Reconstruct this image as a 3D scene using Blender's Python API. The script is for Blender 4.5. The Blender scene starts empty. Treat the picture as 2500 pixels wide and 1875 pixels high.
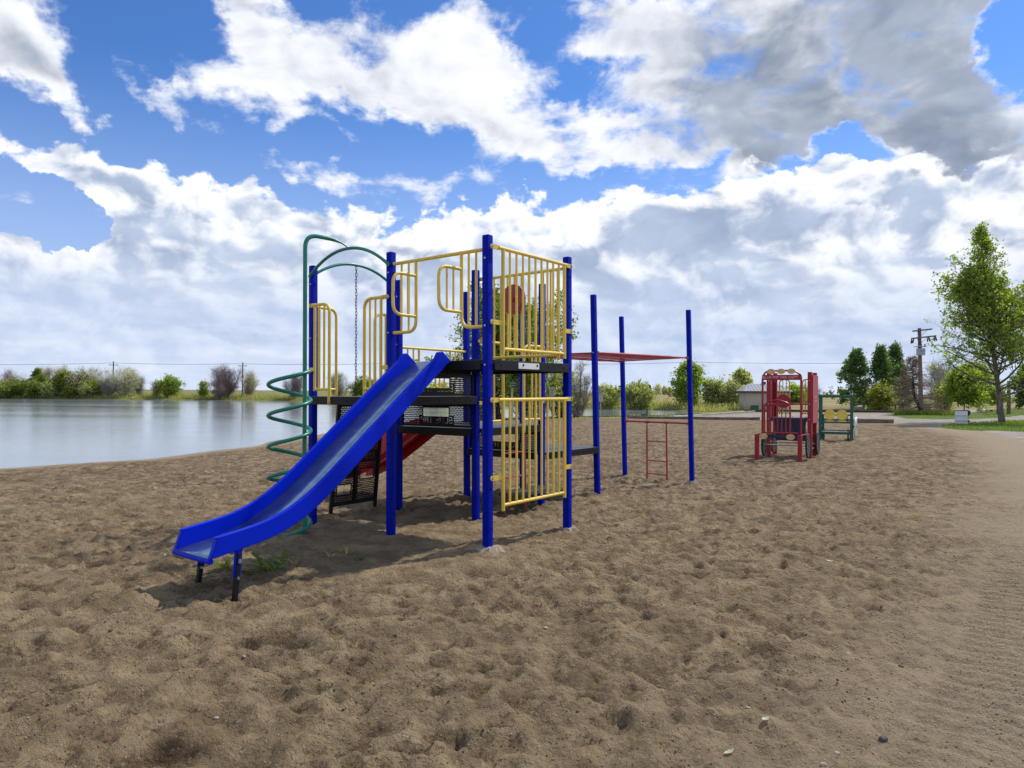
import bpy, bmesh, math, random
import numpy as np
from mathutils import Vector, Matrix, Quaternion

random.seed(7)
RNG = np.random.default_rng(11)
R = math.radians
scene = bpy.context.scene
col = scene.collection

# ---------------------------------------------------------------- camera
CAM_Z = 1.55
F_PX = 1734.0            # focal length in pixels of the 2500 px wide photograph
PITCH, ROLL = R(0.63), R(0.40)
cam_data = bpy.data.cameras.new('camera')
cam_data.sensor_width = 36.0
cam_data.lens = F_PX / 2500.0 * 36.0
cam_data.clip_start = 0.05
cam_data.clip_end = 8000.0
cam = bpy.data.objects.new('camera', cam_data)
col.objects.link(cam)
CAM_M = Matrix.Translation((0, 0, CAM_Z)) @ Matrix.Rotation(math.pi / 2 + PITCH, 4, 'X') @ Matrix.Rotation(ROLL, 4, 'Z')
cam.matrix_world = CAM_M
scene.camera = cam


def at(px, py, d):
    """photo pixel and distance in front of the camera -> place"""
    return CAM_M @ Vector(((px - 1250) / F_PX * d, -(py - 937.5) / F_PX * d, -d))


def on_ground(px, py, z=-0.15):
    o = Vector((0, 0, CAM_Z))
    r = at(px, py, 1.0) - o
    return o + r * ((z - CAM_Z) / r.z)


# ---------------------------------------------------------------- sun, world
SUN_AZ, SUN_EL = R(53), R(50)
sun_dir = Vector((math.sin(SUN_AZ) * math.cos(SUN_EL), math.cos(SUN_AZ) * math.cos(SUN_EL), math.sin(SUN_EL)))
sl = bpy.data.lights.new('sun', 'SUN')
sl.energy = 3.0
sl.angle = R(1.2)
sl.color = (1.0, 0.94, 0.84)
sun = bpy.data.objects.new('sun', sl)
sun.rotation_euler = sun_dir.to_track_quat('Z', 'Y').to_euler()
sun.location = sun_dir * 60
col.objects.link(sun)

scene.view_settings.view_transform = 'Standard'
scene.view_settings.look = 'None'
scene.view_settings.gamma = 1.0
scene.view_settings.use_curve_mapping = False
scene.view_settings.exposure = 0.3


class NT:
    """short hand for node trees"""
    def __init__(self, tree):
        self.t = tree

    def n(self, typ, **kw):
        nd = self.t.nodes.new(typ)
        for k, v in kw.items():
            setattr(nd, k, v)
        return nd

    def link(self, a, b):
        self.t.links.new(a, b)

    def put(self, sock, v):
        if v is None:
            return
        if isinstance(v, bpy.types.NodeSocket):
            self.t.links.new(v, sock)
        else:
            sock.default_value = v

    def m(self, op, a, b=None, c=None, clamp=False):
        nd = self.n('ShaderNodeMath', operation=op, use_clamp=clamp)
        self.put(nd.inputs[0], a)
        self.put(nd.inputs[1], b)
        self.put(nd.inputs[2], c)
        return nd.outputs[0]

    def v(self, op, a, b=None, s=None):
        nd = self.n('ShaderNodeVectorMath', operation=op)
        self.put(nd.inputs[0], a)
        self.put(nd.inputs[1], b)
        if s is not None:
            self.put(nd.inputs['Scale'], s)
        return nd.outputs['Value'] if op in ('DOT_PRODUCT', 'LENGTH', 'DISTANCE') else nd.outputs[0]

    def xyz(self, x, y, z):
        nd = self.n('ShaderNodeCombineXYZ')
        for i, q in enumerate((x, y, z)):
            self.put(nd.inputs[i], q)
        return nd.outputs[0]

    def sep(self, vec):
        nd = self.n('ShaderNodeSeparateXYZ')
        self.put(nd.inputs[0], vec)
        return nd.outputs

    def noise(self, vec, scale, detail=6.0, rough=0.55, dist=0.0, lac=2.0, color=False):
        nd = self.n('ShaderNodeTexNoise')
        nd.noise_dimensions = '3D'
        self.put(nd.inputs['Vector'], vec)
        self.put(nd.inputs['Scale'], scale)
        self.put(nd.inputs['Detail'], detail)
        self.put(nd.inputs['Roughness'], rough)
        self.put(nd.inputs['Lacunarity'], lac)
        self.put(nd.inputs['Distortion'], dist)
        return nd.outputs[1] if color else nd.outputs[0]

    def voronoi(self, vec, scale, feature='F1', out='Distance', rand=1.0):
        nd = self.n('ShaderNodeTexVoronoi', feature=feature)
        self.put(nd.inputs['Vector'], vec)
        self.put(nd.inputs['Scale'], scale)
        self.put(nd.inputs['Randomness'], rand)
        return nd.outputs[out]

    def ss(self, x, a, b, lo=0.0, hi=1.0):
        nd = self.n('ShaderNodeMapRange', interpolation_type='SMOOTHSTEP')
        self.put(nd.inputs['Value'], x)
        for k, q in (('From Min', a), ('From Max', b), ('To Min', lo), ('To Max', hi)):
            self.put(nd.inputs[k], q)
        return nd.outputs[0]

    def lin(self, x, a, b, lo=0.0, hi=1.0):
        nd = self.n('ShaderNodeMapRange')
        self.put(nd.inputs['Value'], x)
        for k, q in (('From Min', a), ('From Max', b), ('To Min', lo), ('To Max', hi)):
            self.put(nd.inputs[k], q)
        return nd.outputs[0]

    def mix(self, f, a, b, blend='MIX'):
        nd = self.n('ShaderNodeMix', data_type='RGBA', blend_type=blend)
        self.put(nd.inputs[0], f)
        self.put(nd.inputs[6], a if not isinstance(a, tuple) else (*a[:3], 1))
        self.put(nd.inputs[7], b if not isinstance(b, tuple) else (*b[:3], 1))
        return nd.outputs[2]

    def bump(self, h, strength=0.3, dist=0.01, normal=None):
        nd = self.n('ShaderNodeBump')
        self.put(nd.inputs['Height'], h)
        nd.inputs['Strength'].default_value = strength
        nd.inputs['Distance'].default_value = dist
        self.put(nd.inputs['Normal'], normal)
        return nd.outputs[0]

world = bpy.data.worlds.new('World')
scene.world = world
world.use_nodes = True
W = NT(world.node_tree)
world.node_tree.nodes.clear()


def sky_angle(dx, dy):
    """place in the sky (azimuth, elevation) seen at a point of the photograph (2212 px wide)"""
    r = (at(dx * 2500 / 2212, dy * 2500 / 2212, 1.0) - Vector((0, 0, CAM_Z))).normalized()
    return math.atan2(r.x, r.y), math.asin(r.z)


SKY_RAD = 1.0 / (F_PX * 2212 / 2500)


def build_sky():
    tc = W.n('ShaderNodeTexCoord')
    d = W.v('NORMALIZE', tc.outputs['Generated'])
    x, y, z = W.sep(d)
    # ragged outlines: wander the direction a little before asking which cloud it belongs to
    wa = W.noise(d, 6.0, 5.0, 0.55, color=True)
    wb = W.noise(d, 22.0, 5.0, 0.6, color=True)
    dw = W.v('ADD', d, W.v('SCALE', W.v('SUBTRACT', wa, (0.5, 0.5, 0.5)), s=0.15))
    dw = W.v('ADD', dw, W.v('SCALE', W.v('SUBTRACT', wb, (0.5, 0.5, 0.5)), s=0.06))
    wx, wy, wz = W.sep(W.v('NORMALIZE', dw))
    azel = W.xyz(W.m('ARCTAN2', wx, wy), W.m('ARCSINE', wz), 0.0)
    az, el, _ = W.sep(azel)
    el0 = W.m('ARCSINE', z)

    def blobs(lst, total=0.0):
        for (bx, by, rx, ry, rot, w) in lst:
            a, e = sky_angle(bx, by)
            mp = W.n('ShaderNodeMapping', vector_type='TEXTURE')
            W.link(azel, mp.inputs[0])
            mp.inputs['Location'].default_value = (a, e, 0)
            mp.inputs['Rotation'].default_value = (0, 0, R(-rot))
            mp.inputs['Scale'].default_value = (rx * SKY_RAD, ry * SKY_RAD, 1)
            r2 = W.v('DOT_PRODUCT', mp.outputs[0], mp.outputs[0])
            g = W.m('EXPONENT', W.m('MULTIPLY', W.m('POWER', r2, 1.5), -0.8))
            total = W.m('MULTIPLY_ADD', g, w, total)
        return total

    # fine structure, sampled here and a step towards the sun for relief
    step = Vector((0.014, 0.0, 0.017))
    sq = W.v('MULTIPLY', d, (1.0, 1.0, 1.55))
    sq2 = W.v('ADD', sq, tuple(step))
    warp = W.v('SCALE', W.v('SUBTRACT', W.noise(sq, 4.5, 3.0, 0.5, color=True), (0.5, 0.5, 0.5)), s=0.13)
    sq = W.v('ADD', sq, warp)
    sq2 = W.v('ADD', sq2, warp)
    n1 = W.noise(sq, 7.5, 11.0, 0.60)
    lump = W.noise(sq, 26.0, 7.0, 0.55)
    lump2 = W.noise(sq2, 26.0, 7.0, 0.55)
    s1 = W.noise(sq, 10.0, 4.0, 0.45)
    s1b = W.noise(sq2, 10.0, 4.0, 0.45)
    relief = W.m('ADD', W.m('MULTIPLY', W.m('SUBTRACT', s1, s1b), 2.0), W.m('MULTIPLY', W.m('SUBTRACT', lump, lump2), 0.55))
    # flat veils seen at a grazing angle
    zz = W.m('ADD', W.m('MAXIMUM', z, 0.0), 0.09)
    pl = W.xyz(W.m('DIVIDE', x, zz), W.m('DIVIDE', y, zz), 0.0)
    veil = W.noise(pl, 1.1, 9.0, 0.58, dist=0.3)
    wisp = W.noise(W.v('ADD', pl, (3.1, 1.7, 0.0)), 3.2, 8.0, 0.62)
    streak = W.noise(W.xyz(W.m('MULTIPLY', az, 3.2), W.m('MULTIPLY', el, 19.0), 0.0), 1.0, 8.0, 0.6)

    nz = W.m('SUBTRACT', n1, 0.5)
    nw = W.m('SUBTRACT', wisp, 0.5)
    nl = W.m('SUBTRACT', lump, 0.5)
    soft = W.m('SUBTRACT', W.noise(sq, 9.0, 4.0, 0.5), 0.5)

    # ---- clear sky
    sky = W.n('ShaderNodeTexSky', sky_type='NISHITA')
    sky.sun_disc = False
    sky.sun_elevation = SUN_EL
    sky.sun_rotation = SUN_AZ
    sky.altitude = 700
    sky.air_density = 1.0
    sky.dust_density = 0.6
    sky.ozone_density = 2.5
    clear = W.mix(1.0, sky.outputs[0], (0.050, 0.082, 0.124), 'MULTIPLY')
    pale = W.ss(el0, 0.02, 0.42, 0.85, 0.0)
    clear = W.mix(pale, clear, (0.42, 0.53, 0.78))

    # ---- high broken cloud
    up = blobs([
        (745, 100, 250, 95, 6, 1.05), (1000, 95, 70, 60, 20, 0.7), (590, 175, 150, 55, -18, 0.62), (540, 240, 120, 26, 0, 0.42),
        (530, 25, 55, 50, -30, 0.75), (930, 205, 110, 60, 20, 0.7), (1090, 230, 170, 75, 20, 0.95), (1200, 300, 170, 48, 6, 0.75),
        (1420, 275, 230, 50, -10, 0.8), (1560, 215, 150, 50, -14, 0.7), (1300, 60, 120, 70, -10, 0.7), (1370, 120, 110, 60, 20, 0.7), (1000, 8, 45, 25, 10, 0.6),
        (1720, 110, 330, 150, 0, 1.3), (1920, 60, 260, 150, 0, 1.2), (2000, 240, 190, 120, 10, 1.15), (2160, 320, 150, 130, 0, 1.1),
        (2170, 215, 90, 60, 0, 0.8), (1700, 300, 60, 60, 30, 0.8), (1660, 345, 80, 40, -20, 0.7), (640, 60, 90, 60, 0, 0.4),
        (20, 105, 70, 70, 20, 1.1), (110, 200, 130, 24, 18, 0.5), (300, 205, 80, 22, 14, 0.62), (150, 235, 90, 16, 12, 0.5),
        (715, 368, 85, 20, 6, 0.62), (830, 335, 40, 22, 30, 0.52), (1240, 362, 65, 24, -15, 0.75), (960, 385, 150, 34, -8, 0.62),
        (640, 335, 50, 16, 20, 0.5), (560, 340, 60, 12, 0, 0.45), (1490, 330, 40, 12, 0, 0.5), (710, 262, 90, 18, 10, 0.5),
        (1860, 318, 95, 42, 5, -1.1), (2200, 60, 75, 140, 0, -2.0), (430, 30, 120, 80, 0, -0.3), (1500, 170, 70, 22, -30, -0.4),
    ])
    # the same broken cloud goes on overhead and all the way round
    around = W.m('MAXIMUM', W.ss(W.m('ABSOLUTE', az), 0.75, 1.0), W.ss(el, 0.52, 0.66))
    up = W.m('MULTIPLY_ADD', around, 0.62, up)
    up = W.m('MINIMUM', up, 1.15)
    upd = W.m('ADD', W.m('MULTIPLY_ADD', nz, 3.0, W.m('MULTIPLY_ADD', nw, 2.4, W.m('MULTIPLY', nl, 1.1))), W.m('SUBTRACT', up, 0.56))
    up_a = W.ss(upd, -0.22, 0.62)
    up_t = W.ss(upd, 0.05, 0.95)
    grey = blobs([(1740, 130, 300, 150, 0, 0.95), (1900, 230, 210, 140, 10, 0.95), (2110, 300, 160, 70, 0, 0.8), (1960, 60, 150, 120, 0, 0.6),
                  (1530, 225, 120, 30, -12, 0.5), (30, 140, 60, 40, 0, 0.35), (770, 140, 130, 60, 10, 0.26), (1120, 290, 120, 40, 10, 0.22), (1690, 340, 50, 40, 0, 0.4)])
    grey = W.m('MINIMUM', grey, 1.0)
    gk = W.m('MULTIPLY', W.m('MULTIPLY', grey, W.ss(W.m('ADD', up, nz), 0.42, 1.0)), W.m('MULTIPLY_ADD', nz, 1.5, 0.86))
    gk = W.m('ADD', gk, W.m('MULTIPLY', up_t, W.m('MULTIPLY_ADD', soft, 0.8, 0.14)))
    gk = W.m('SUBTRACT', gk, W.m('MULTIPLY', relief, 1.0))
    gk = W.ss(gk, -0.12, 1.2)
    up_c = W.mix(gk, (0.82, 0.84, 0.88), W.mix(W.ss(W.m('ADD', soft, W.m('MULTIPLY', nz, 0.8)), -0.22, 0.24), (0.19, 0.235, 0.325), (0.37, 0.42, 0.525)))

    # ---- long cumulus bank, its crest drawn by a curve over the azimuth
    crest = [(-60, 290), (0, 278), (100, 278), (200, 283), (280, 305), (350, 338), (480, 352), (560, 380), (650, 418), (760, 450), (850, 458),
             (920, 448), (1010, 436), (1060, 408), (1130, 388), (1200, 398), (1280, 418), (1340, 412), (1400, 438), (1460, 418),
             (1530, 398), (1600, 378), (1700, 348), (1800, 345), (2000, 352), (2280, 345)]

    def crest_line(crest):
        fc = W.n('ShaderNodeFloatCurve')
        cm = fc.mapping
        pts = []
        for cx_, cy_ in crest:
            a, e = sky_angle(cx_, cy_)
            pts.append(((a + 0.75) / 1.5, e / 0.5))
        cv = cm.curves[0]
        cv.points[0].location = (0.0, pts[0][1])
        cv.points[1].location = (1.0, pts[-1][1])
        for p_ in pts[1:-1]:
            cv.points.new(*p_)
        cm.update()
        W.put(fc.inputs['Value'], W.m('MULTIPLY_ADD', az, 1 / 1.5, 0.5, clamp=True))
        return W.m('SUBTRACT', W.m('MULTIPLY', fc.outputs[0], 0.5), el)
    h = crest_line(crest)
    h2 = crest_line([(-60, 515), (60, 505), (140, 520), (190, 480), (260, 425), (330, 412), (430, 440), (520, 475), (620, 485), (700, 505), (780, 530), (900, 510), (1000, 488), (1100, 480), (1200, 505),
                     (1300, 475), (1420, 440), (1480, 425), (1560, 435), (1640, 408), (1730, 410), (1800, 428), (1880, 470), (1960, 515), (2050, 545), (2280, 545)])
    hole = blobs([(40, 440, 165, 62, 8, -2.6), (170, 470, 60, 40, 0, -1.3), (1500, 566, 120, 18, -6, -0.5), (1440, 610, 70, 20, 0, -0.5), (1850, 320, 90, 34, 0, -0.7),
                  (1900, 430, 110, 22, -15, -0.55), (1230, 330, 200, 30, 0, -0.3)])
    bd = W.m('ADD', W.m('MULTIPLY', h, 16.0), W.m('ADD', hole, W.m('MULTIPLY_ADD', nl, 1.3, W.m('MULTIPLY', nz, 1.6))))
    bk_a = W.ss(bd, 0.0, 0.22)
    deep = W.m('MULTIPLY', W.ss(h, 0.008, 0.075), 0.45)
    dark = blobs([(1620, 495, 260, 50, 0, 0.62), (1390, 545, 190, 30, 2, 0.45), (560, 540, 260, 45, 4, 0.35), (350, 400, 200, 24, 14, 0.22), (900, 540, 120, 40, 0, 0.2),
                  (1520, 440, 70, 40, 0, 0.2), (1240, 560, 120, 26, 0, 0.35), (1560, 655, 70, 14, 0, 0.7), (1800, 665, 50, 12, 0, 0.5), (160, 560, 260, 60, 0, -0.15), (1200, 450, 160, 50, 0, -0.25)])
    dk = W.m('ADD', W.m('ADD', deep, dark), W.m('ADD', W.m('MULTIPLY', nz, 1.7), W.m('MULTIPLY', soft, 2.0)))
    dk = W.m('SUBTRACT', dk, W.m('MULTIPLY', relief, 3.0))
    dk = W.ss(dk, -0.1, 1.15)
    shade = W.mix(W.ss(W.m('ADD', soft, W.m('MULTIPLY', nz, 0.8)), -0.22, 0.24), (0.29, 0.365, 0.51), (0.45, 0.53, 0.68))
    bk_c = W.mix(dk, (0.84, 0.86, 0.90), shade)

    b2 = W.m('ADD', W.m('MULTIPLY', h2, 22.0), W.m('ADD', W.m('MULTIPLY', hole, 0.6), W.m('MULTIPLY_ADD', nl, 1.6, W.m('MULTIPLY', nz, 1.3))))
    b2_a = W.m('MULTIPLY', W.ss(b2, 0.0, 0.28), 0.92)
    dk2 = W.m('ADD', W.m('ADD', W.m('MULTIPLY', W.ss(h2, 0.004, 0.05), 0.66), W.m('MULTIPLY', dark, 0.75)), W.m('ADD', W.m('MULTIPLY', nz, 1.3), W.m('MULTIPLY', soft, 1.6)))
    dk2 = W.ss(W.m('SUBTRACT', dk2, W.m('MULTIPLY', relief, 2.6)), -0.1, 1.15)
    b2_c = W.mix(dk2, (0.84, 0.86, 0.90), shade)

    # ---- thin layered cloud towards the horizon
    st = W.m('ADD', W.m('MULTIPLY', W.m('SUBTRACT', streak, 0.5), 2.2), W.m('MULTIPLY', W.m('SUBTRACT', veil, 0.5), 1.4))
    low_c = W.mix(W.m('ADD', st, 0.40, clamp=True), (0.40, 0.50, 0.71), (0.67, 0.72, 0.83))
    low_c = W.mix(W.ss(st, 0.32, 0.7, 0.0, 0.8), low_c, (0.84, 0.83, 0.82))
    low = W.m('MULTIPLY', W.ss(el0, 0.20, 0.09), W.m('ADD', 1.0, W.m('MULTIPLY', hole, 0.5), clamp=True))

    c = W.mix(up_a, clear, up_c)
    c = W.mix(bk_a, c, bk_c)
    c = W.mix(b2_a, c, b2_c)
    c = W.mix(W.m('MULTIPLY', low, W.m('ADD', W.m('MULTIPLY', W.m('SUBTRACT', 1.0, dark), 0.35), 0.40), clamp=True), c, low_c)
    # bright air right above the horizon, duller ground colour below it
    c = W.mix(W.ss(el0, 0.075, 0.0, 0.0, 0.55), c, (0.60, 0.68, 0.83))
    c = W.mix(W.ss(el0, -0.005, -0.03), c, (0.16, 0.14, 0.10))
    bg = W.n('ShaderNodeBackground')
    W.link(W.v('SCALE', c, s=10.0), bg.inputs[0])
    bg.inputs[1].default_value = 0.1
    out = W.n('ShaderNodeOutputWorld')
    W.link(bg.outputs[0], out.inputs[0])
    world.cycles.sampling_method = 'MANUAL'
    world.cycles.sample_map_resolution = 512


build_sky()

# ---------------------------------------------------------------- materials
def material(name):
    mt = bpy.data.materials.new(name)
    mt.use_nodes = True
    t = NT(mt.node_tree)
    bs = mt.node_tree.nodes['Principled BSDF']
    return mt, t, bs


def painted(name, colr, rough=0.35, wear=0.12, coat=0.0, grime=(0.30, 0.25, 0.18), spec=0.5, fade=0.12):
    """powder coated metal: slightly uneven colour, dust, small scuffs"""
    mt, t, bs = material(name)
    tc = t.n('ShaderNodeTexCoord').outputs['Object']
    n = t.noise(tc, 3.0, 5, 0.6)
    n2 = t.noise(tc, 45.0, 4, 0.6)
    n3 = t.noise(tc, 160.0, 3, 0.6)
    pale = tuple(min(1.0, q * (1 + fade) + fade * 0.06) for q in colr)
    c = t.mix(t.ss(n, 0.35, 0.68), colr, pale)
    c = t.mix(t.m('MULTIPLY', t.ss(n2, 0.56, 0.75), wear), c, grime)
    c = t.mix(t.m('MULTIPLY', t.ss(n3, 0.68, 0.74), wear * 2.5), c, (0.45, 0.44, 0.42))
    t.link(c, bs.inputs['Base Color'])
    t.link(t.lin(n2, 0.3, 0.7, rough - 0.06, rough + 0.12), bs.inputs['Roughness'])
    bs.inputs['Specular IOR Level'].default_value = spec
    bs.inputs['Coat Weight'].default_value = coat
    bs.inputs['Coat Roughness'].default_value = 0.15
    t.link(t.bump(n3, 0.06, 0.002), bs.inputs['Normal'])
    return mt


M = {}
M['blue'] = painted('blue_paint', (0.0, 0.009, 0.33), 0.42, 0.012, fade=0.02, spec=0.07)
M['slide_blue'] = painted('slide_blue', (0.0, 0.020, 0.58), 0.40, 0.015, fade=0.02, spec=0.10)
M['yellow'] = painted('yellow_paint', (0.78, 0.57, 0.085), 0.42, 0.06)
M['green'] = painted('green_paint', (0.006, 0.20, 0.135), 0.30, 0.05)
M['car_green'] = painted('car_green', (0.005, 0.095, 0.055), 0.38, 0.10)
M['red'] = painted('red_paint', (0.33, 0.028, 0.034), 0.36, 0.12)
M['truck_red'] = painted('truck_red', (0.30, 0.005, 0.018), 0.36, 0.10)
M['red_plastic'] = painted('red_plastic', (0.42, 0.012, 0.03), 0.22, 0.08, coat=0.3)
M['navy'] = painted('navy_paint', (0.008, 0.012, 0.045), 0.40, 0.15)
M['black'] = painted('black_coating', (0.006, 0.007, 0.010), 0.40, 0.06, grime=(0.12, 0.10, 0.08), spec=0.25, fade=0.04)
M['deck_top'] = painted('deck_coating', (0.05, 0.055, 0.06), 0.42, 0.35, grime=(0.20, 0.17, 0.13))
M['steel'] = painted('galvanised_steel', (0.42, 0.43, 0.44), 0.35, 0.2)
for q in ('steel',):
    M[q].node_tree.nodes['Principled BSDF'].inputs['Metallic'].default_value = 0.85
M['white'] = painted('white_paint', (0.74, 0.75, 0.74), 0.5, 0.25)
M['lamp_yellow'] = painted('lamp_yellow', (0.62, 0.43, 0.19), 0.5, 0.12)
M['concrete'] = painted('concrete', (0.30, 0.25, 0.18), 0.9, 0.3)
M['rubber'] = painted('rubber', (0.012, 0.012, 0.013), 0.8, 0.2)


def slide_bed_mat():
    mt, t, bs = material('slide_bed')
    tc = t.n('ShaderNodeTexCoord').outputs['Object']
    n = t.noise(t.v('MULTIPLY', tc, (9, 9, 9)), 1.0, 6, 0.6)
    scr = t.noise(t.v('MULTIPLY', tc, (160, 160, 3)), 1.0, 5, 0.6)
    c = t.mix(t.ss(n, 0.3, 0.75), (0.16, 0.27, 0.43), (0.31, 0.41, 0.53))
    c = t.mix(t.m('MULTIPLY', t.ss(scr, 0.55, 0.8), 0.35), c, (0.30, 0.31, 0.33))
    t.link(c, bs.inputs['Base Color'])
    bs.inputs['Metallic'].default_value = 0.8
    bs.inputs['Roughness'].default_value = 0.24
    return mt


M['bed'] = slide_bed_mat()


def wood_mat(name, a, b):
    mt, t, bs = material(name)
    tc = t.n('ShaderNodeTexCoord').outputs['Object']
    n = t.noise(t.v('MULTIPLY', tc, (1.2, 14, 14)), 1.0, 8, 0.65)
    k = t.noise(tc, 2.3, 4, 0.6)
    c = t.mix(t.ss(n, 0.35, 0.68), a, b)
    c = t.mix(t.m('MULTIPLY', t.ss(k, 0.5, 0.7), 0.5), c, tuple(q * 0.55 for q in a))
    t.link(c, bs.inputs['Base Color'])
    bs.inputs['Roughness'].default_value = 0.9
    t.link(t.bump(n, 0.5, 0.02), bs.inputs['Normal'])
    return mt


M['timber'] = wood_mat('weathered_timber', (0.13, 0.09, 0.06), (0.27, 0.21, 0.15))
M['pale_log'] = wood_mat('pale_log', (0.42, 0.38, 0.32), (0.62, 0.58, 0.51))
M['dark_timber'] = wood_mat('dark_timber', (0.030, 0.028, 0.026), (0.075, 0.068, 0.06))
M['pole_wood'] = wood_mat('pole_wood', (0.13, 0.10, 0.075), (0.24, 0.19, 0.15))
M['grey_pole'] = wood_mat('grey_pole', (0.10, 0.10, 0.10), (0.19, 0.19, 0.19))


def bark_mat(name, a, b, sc=9.0):
    mt, t, bs = material(name)
    tc = t.n('ShaderNodeTexCoord').outputs['Object']
    n = t.noise(t.v('MULTIPLY', tc, (sc, sc, sc * 0.25)), 1.0, 7, 0.65)
    t.link(t.mix(t.ss(n, 0.35, 0.66), a, b), bs.inputs['Base Color'])
    bs.inputs['Roughness'].default_value = 0.95
    t.link(t.bump(n, 0.6, 0.03), bs.inputs['Normal'])
    return mt


M['bark'] = bark_mat('bark', (0.075, 0.063, 0.052), (0.22, 0.19, 0.16))
M['dark_bark'] = bark_mat('dark_bark', (0.016, 0.013, 0.011), (0.05, 0.042, 0.036))
M['twig_grey'] = bark_mat('grey_twigs', (0.272, 0.255, 0.204), (0.459, 0.442, 0.357))
M['twig_tan'] = bark_mat('tan_twigs', (0.340, 0.306, 0.204), (0.578, 0.527, 0.374))
M['twig_pink'] = bark_mat('pinkish_twigs', (0.340, 0.289, 0.272), (0.561, 0.493, 0.476))
M['twig_purple'] = bark_mat('purple_brown_twigs', (0.142, 0.104, 0.095), (0.304, 0.237, 0.209))
M['twig_rust'] = bark_mat('rusty_twigs', (0.19, 0.13, 0.095), (0.33, 0.25, 0.19))


def leaf_mat(name, a, b, trans=0.45):
    mt = bpy.data.materials.new(name)
    mt.use_nodes = True
    t = NT(mt.node_tree)
    mt.node_tree.nodes.clear()
    geo = t.n('ShaderNodeNewGeometry')
    rnd = geo.outputs['Random Per Island']
    c = t.mix(rnd, a, b)
    df = t.n('ShaderNodeBsdfPrincipled')
    t.link(c, df.inputs['Base Color'])
    df.inputs['Roughness'].default_value = 0.5
    df.inputs['Specular IOR Level'].default_value = 0.35
    tr = t.n('ShaderNodeBsdfTranslucent')
    t.link(t.mix(1.0, c, (2.1, 2.05, 0.85), 'MULTIPLY'), tr.inputs[0])
    mx = t.n('ShaderNodeMixShader')
    mx.inputs[0].default_value = trans
    t.link(df.outputs[0], mx.inputs[1])
    t.link(tr.outputs[0], mx.inputs[2])
    o = t.n('ShaderNodeOutputMaterial')
    t.link(mx.outputs[0], o.inputs[0])
    return mt


M['leaf_bright'] = leaf_mat('bright_leaves', (0.115, 0.195, 0.026), (0.320, 0.410, 0.065), 0.5)
M['leaf_mid'] = leaf_mat('mid_green_leaves', (0.101, 0.155, 0.024), (0.270, 0.324, 0.061), 0.45)
M['leaf_dark'] = leaf_mat('dark_leaves', (0.05, 0.11, 0.035), (0.16, 0.25, 0.08), 0.4)
M['leaf_lime'] = leaf_mat('yellow_green_leaves', (0.12, 0.15, 0.02), (0.30, 0.32, 0.05), 0.45)
M['leaf_olive'] = leaf_mat('olive_leaves', (0.240, 0.290, 0.100), (0.440, 0.480, 0.200), 0.4)
M['leaf_pale'] = leaf_mat('pale_buds', (0.414, 0.431, 0.259), (0.620, 0.620, 0.414), 0.4)
M['leaf_spruce'] = leaf_mat('spruce_needles', (0.016, 0.034, 0.021), (0.039, 0.065, 0.036), 0.1)
M['grass'] = leaf_mat('grass_blades', (0.091, 0.156, 0.026), (0.182, 0.260, 0.046), 0.4)
M['dry_grass'] = leaf_mat('dry_grass_blades', (0.264, 0.240, 0.096), (0.432, 0.372, 0.168), 0.4)


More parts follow.
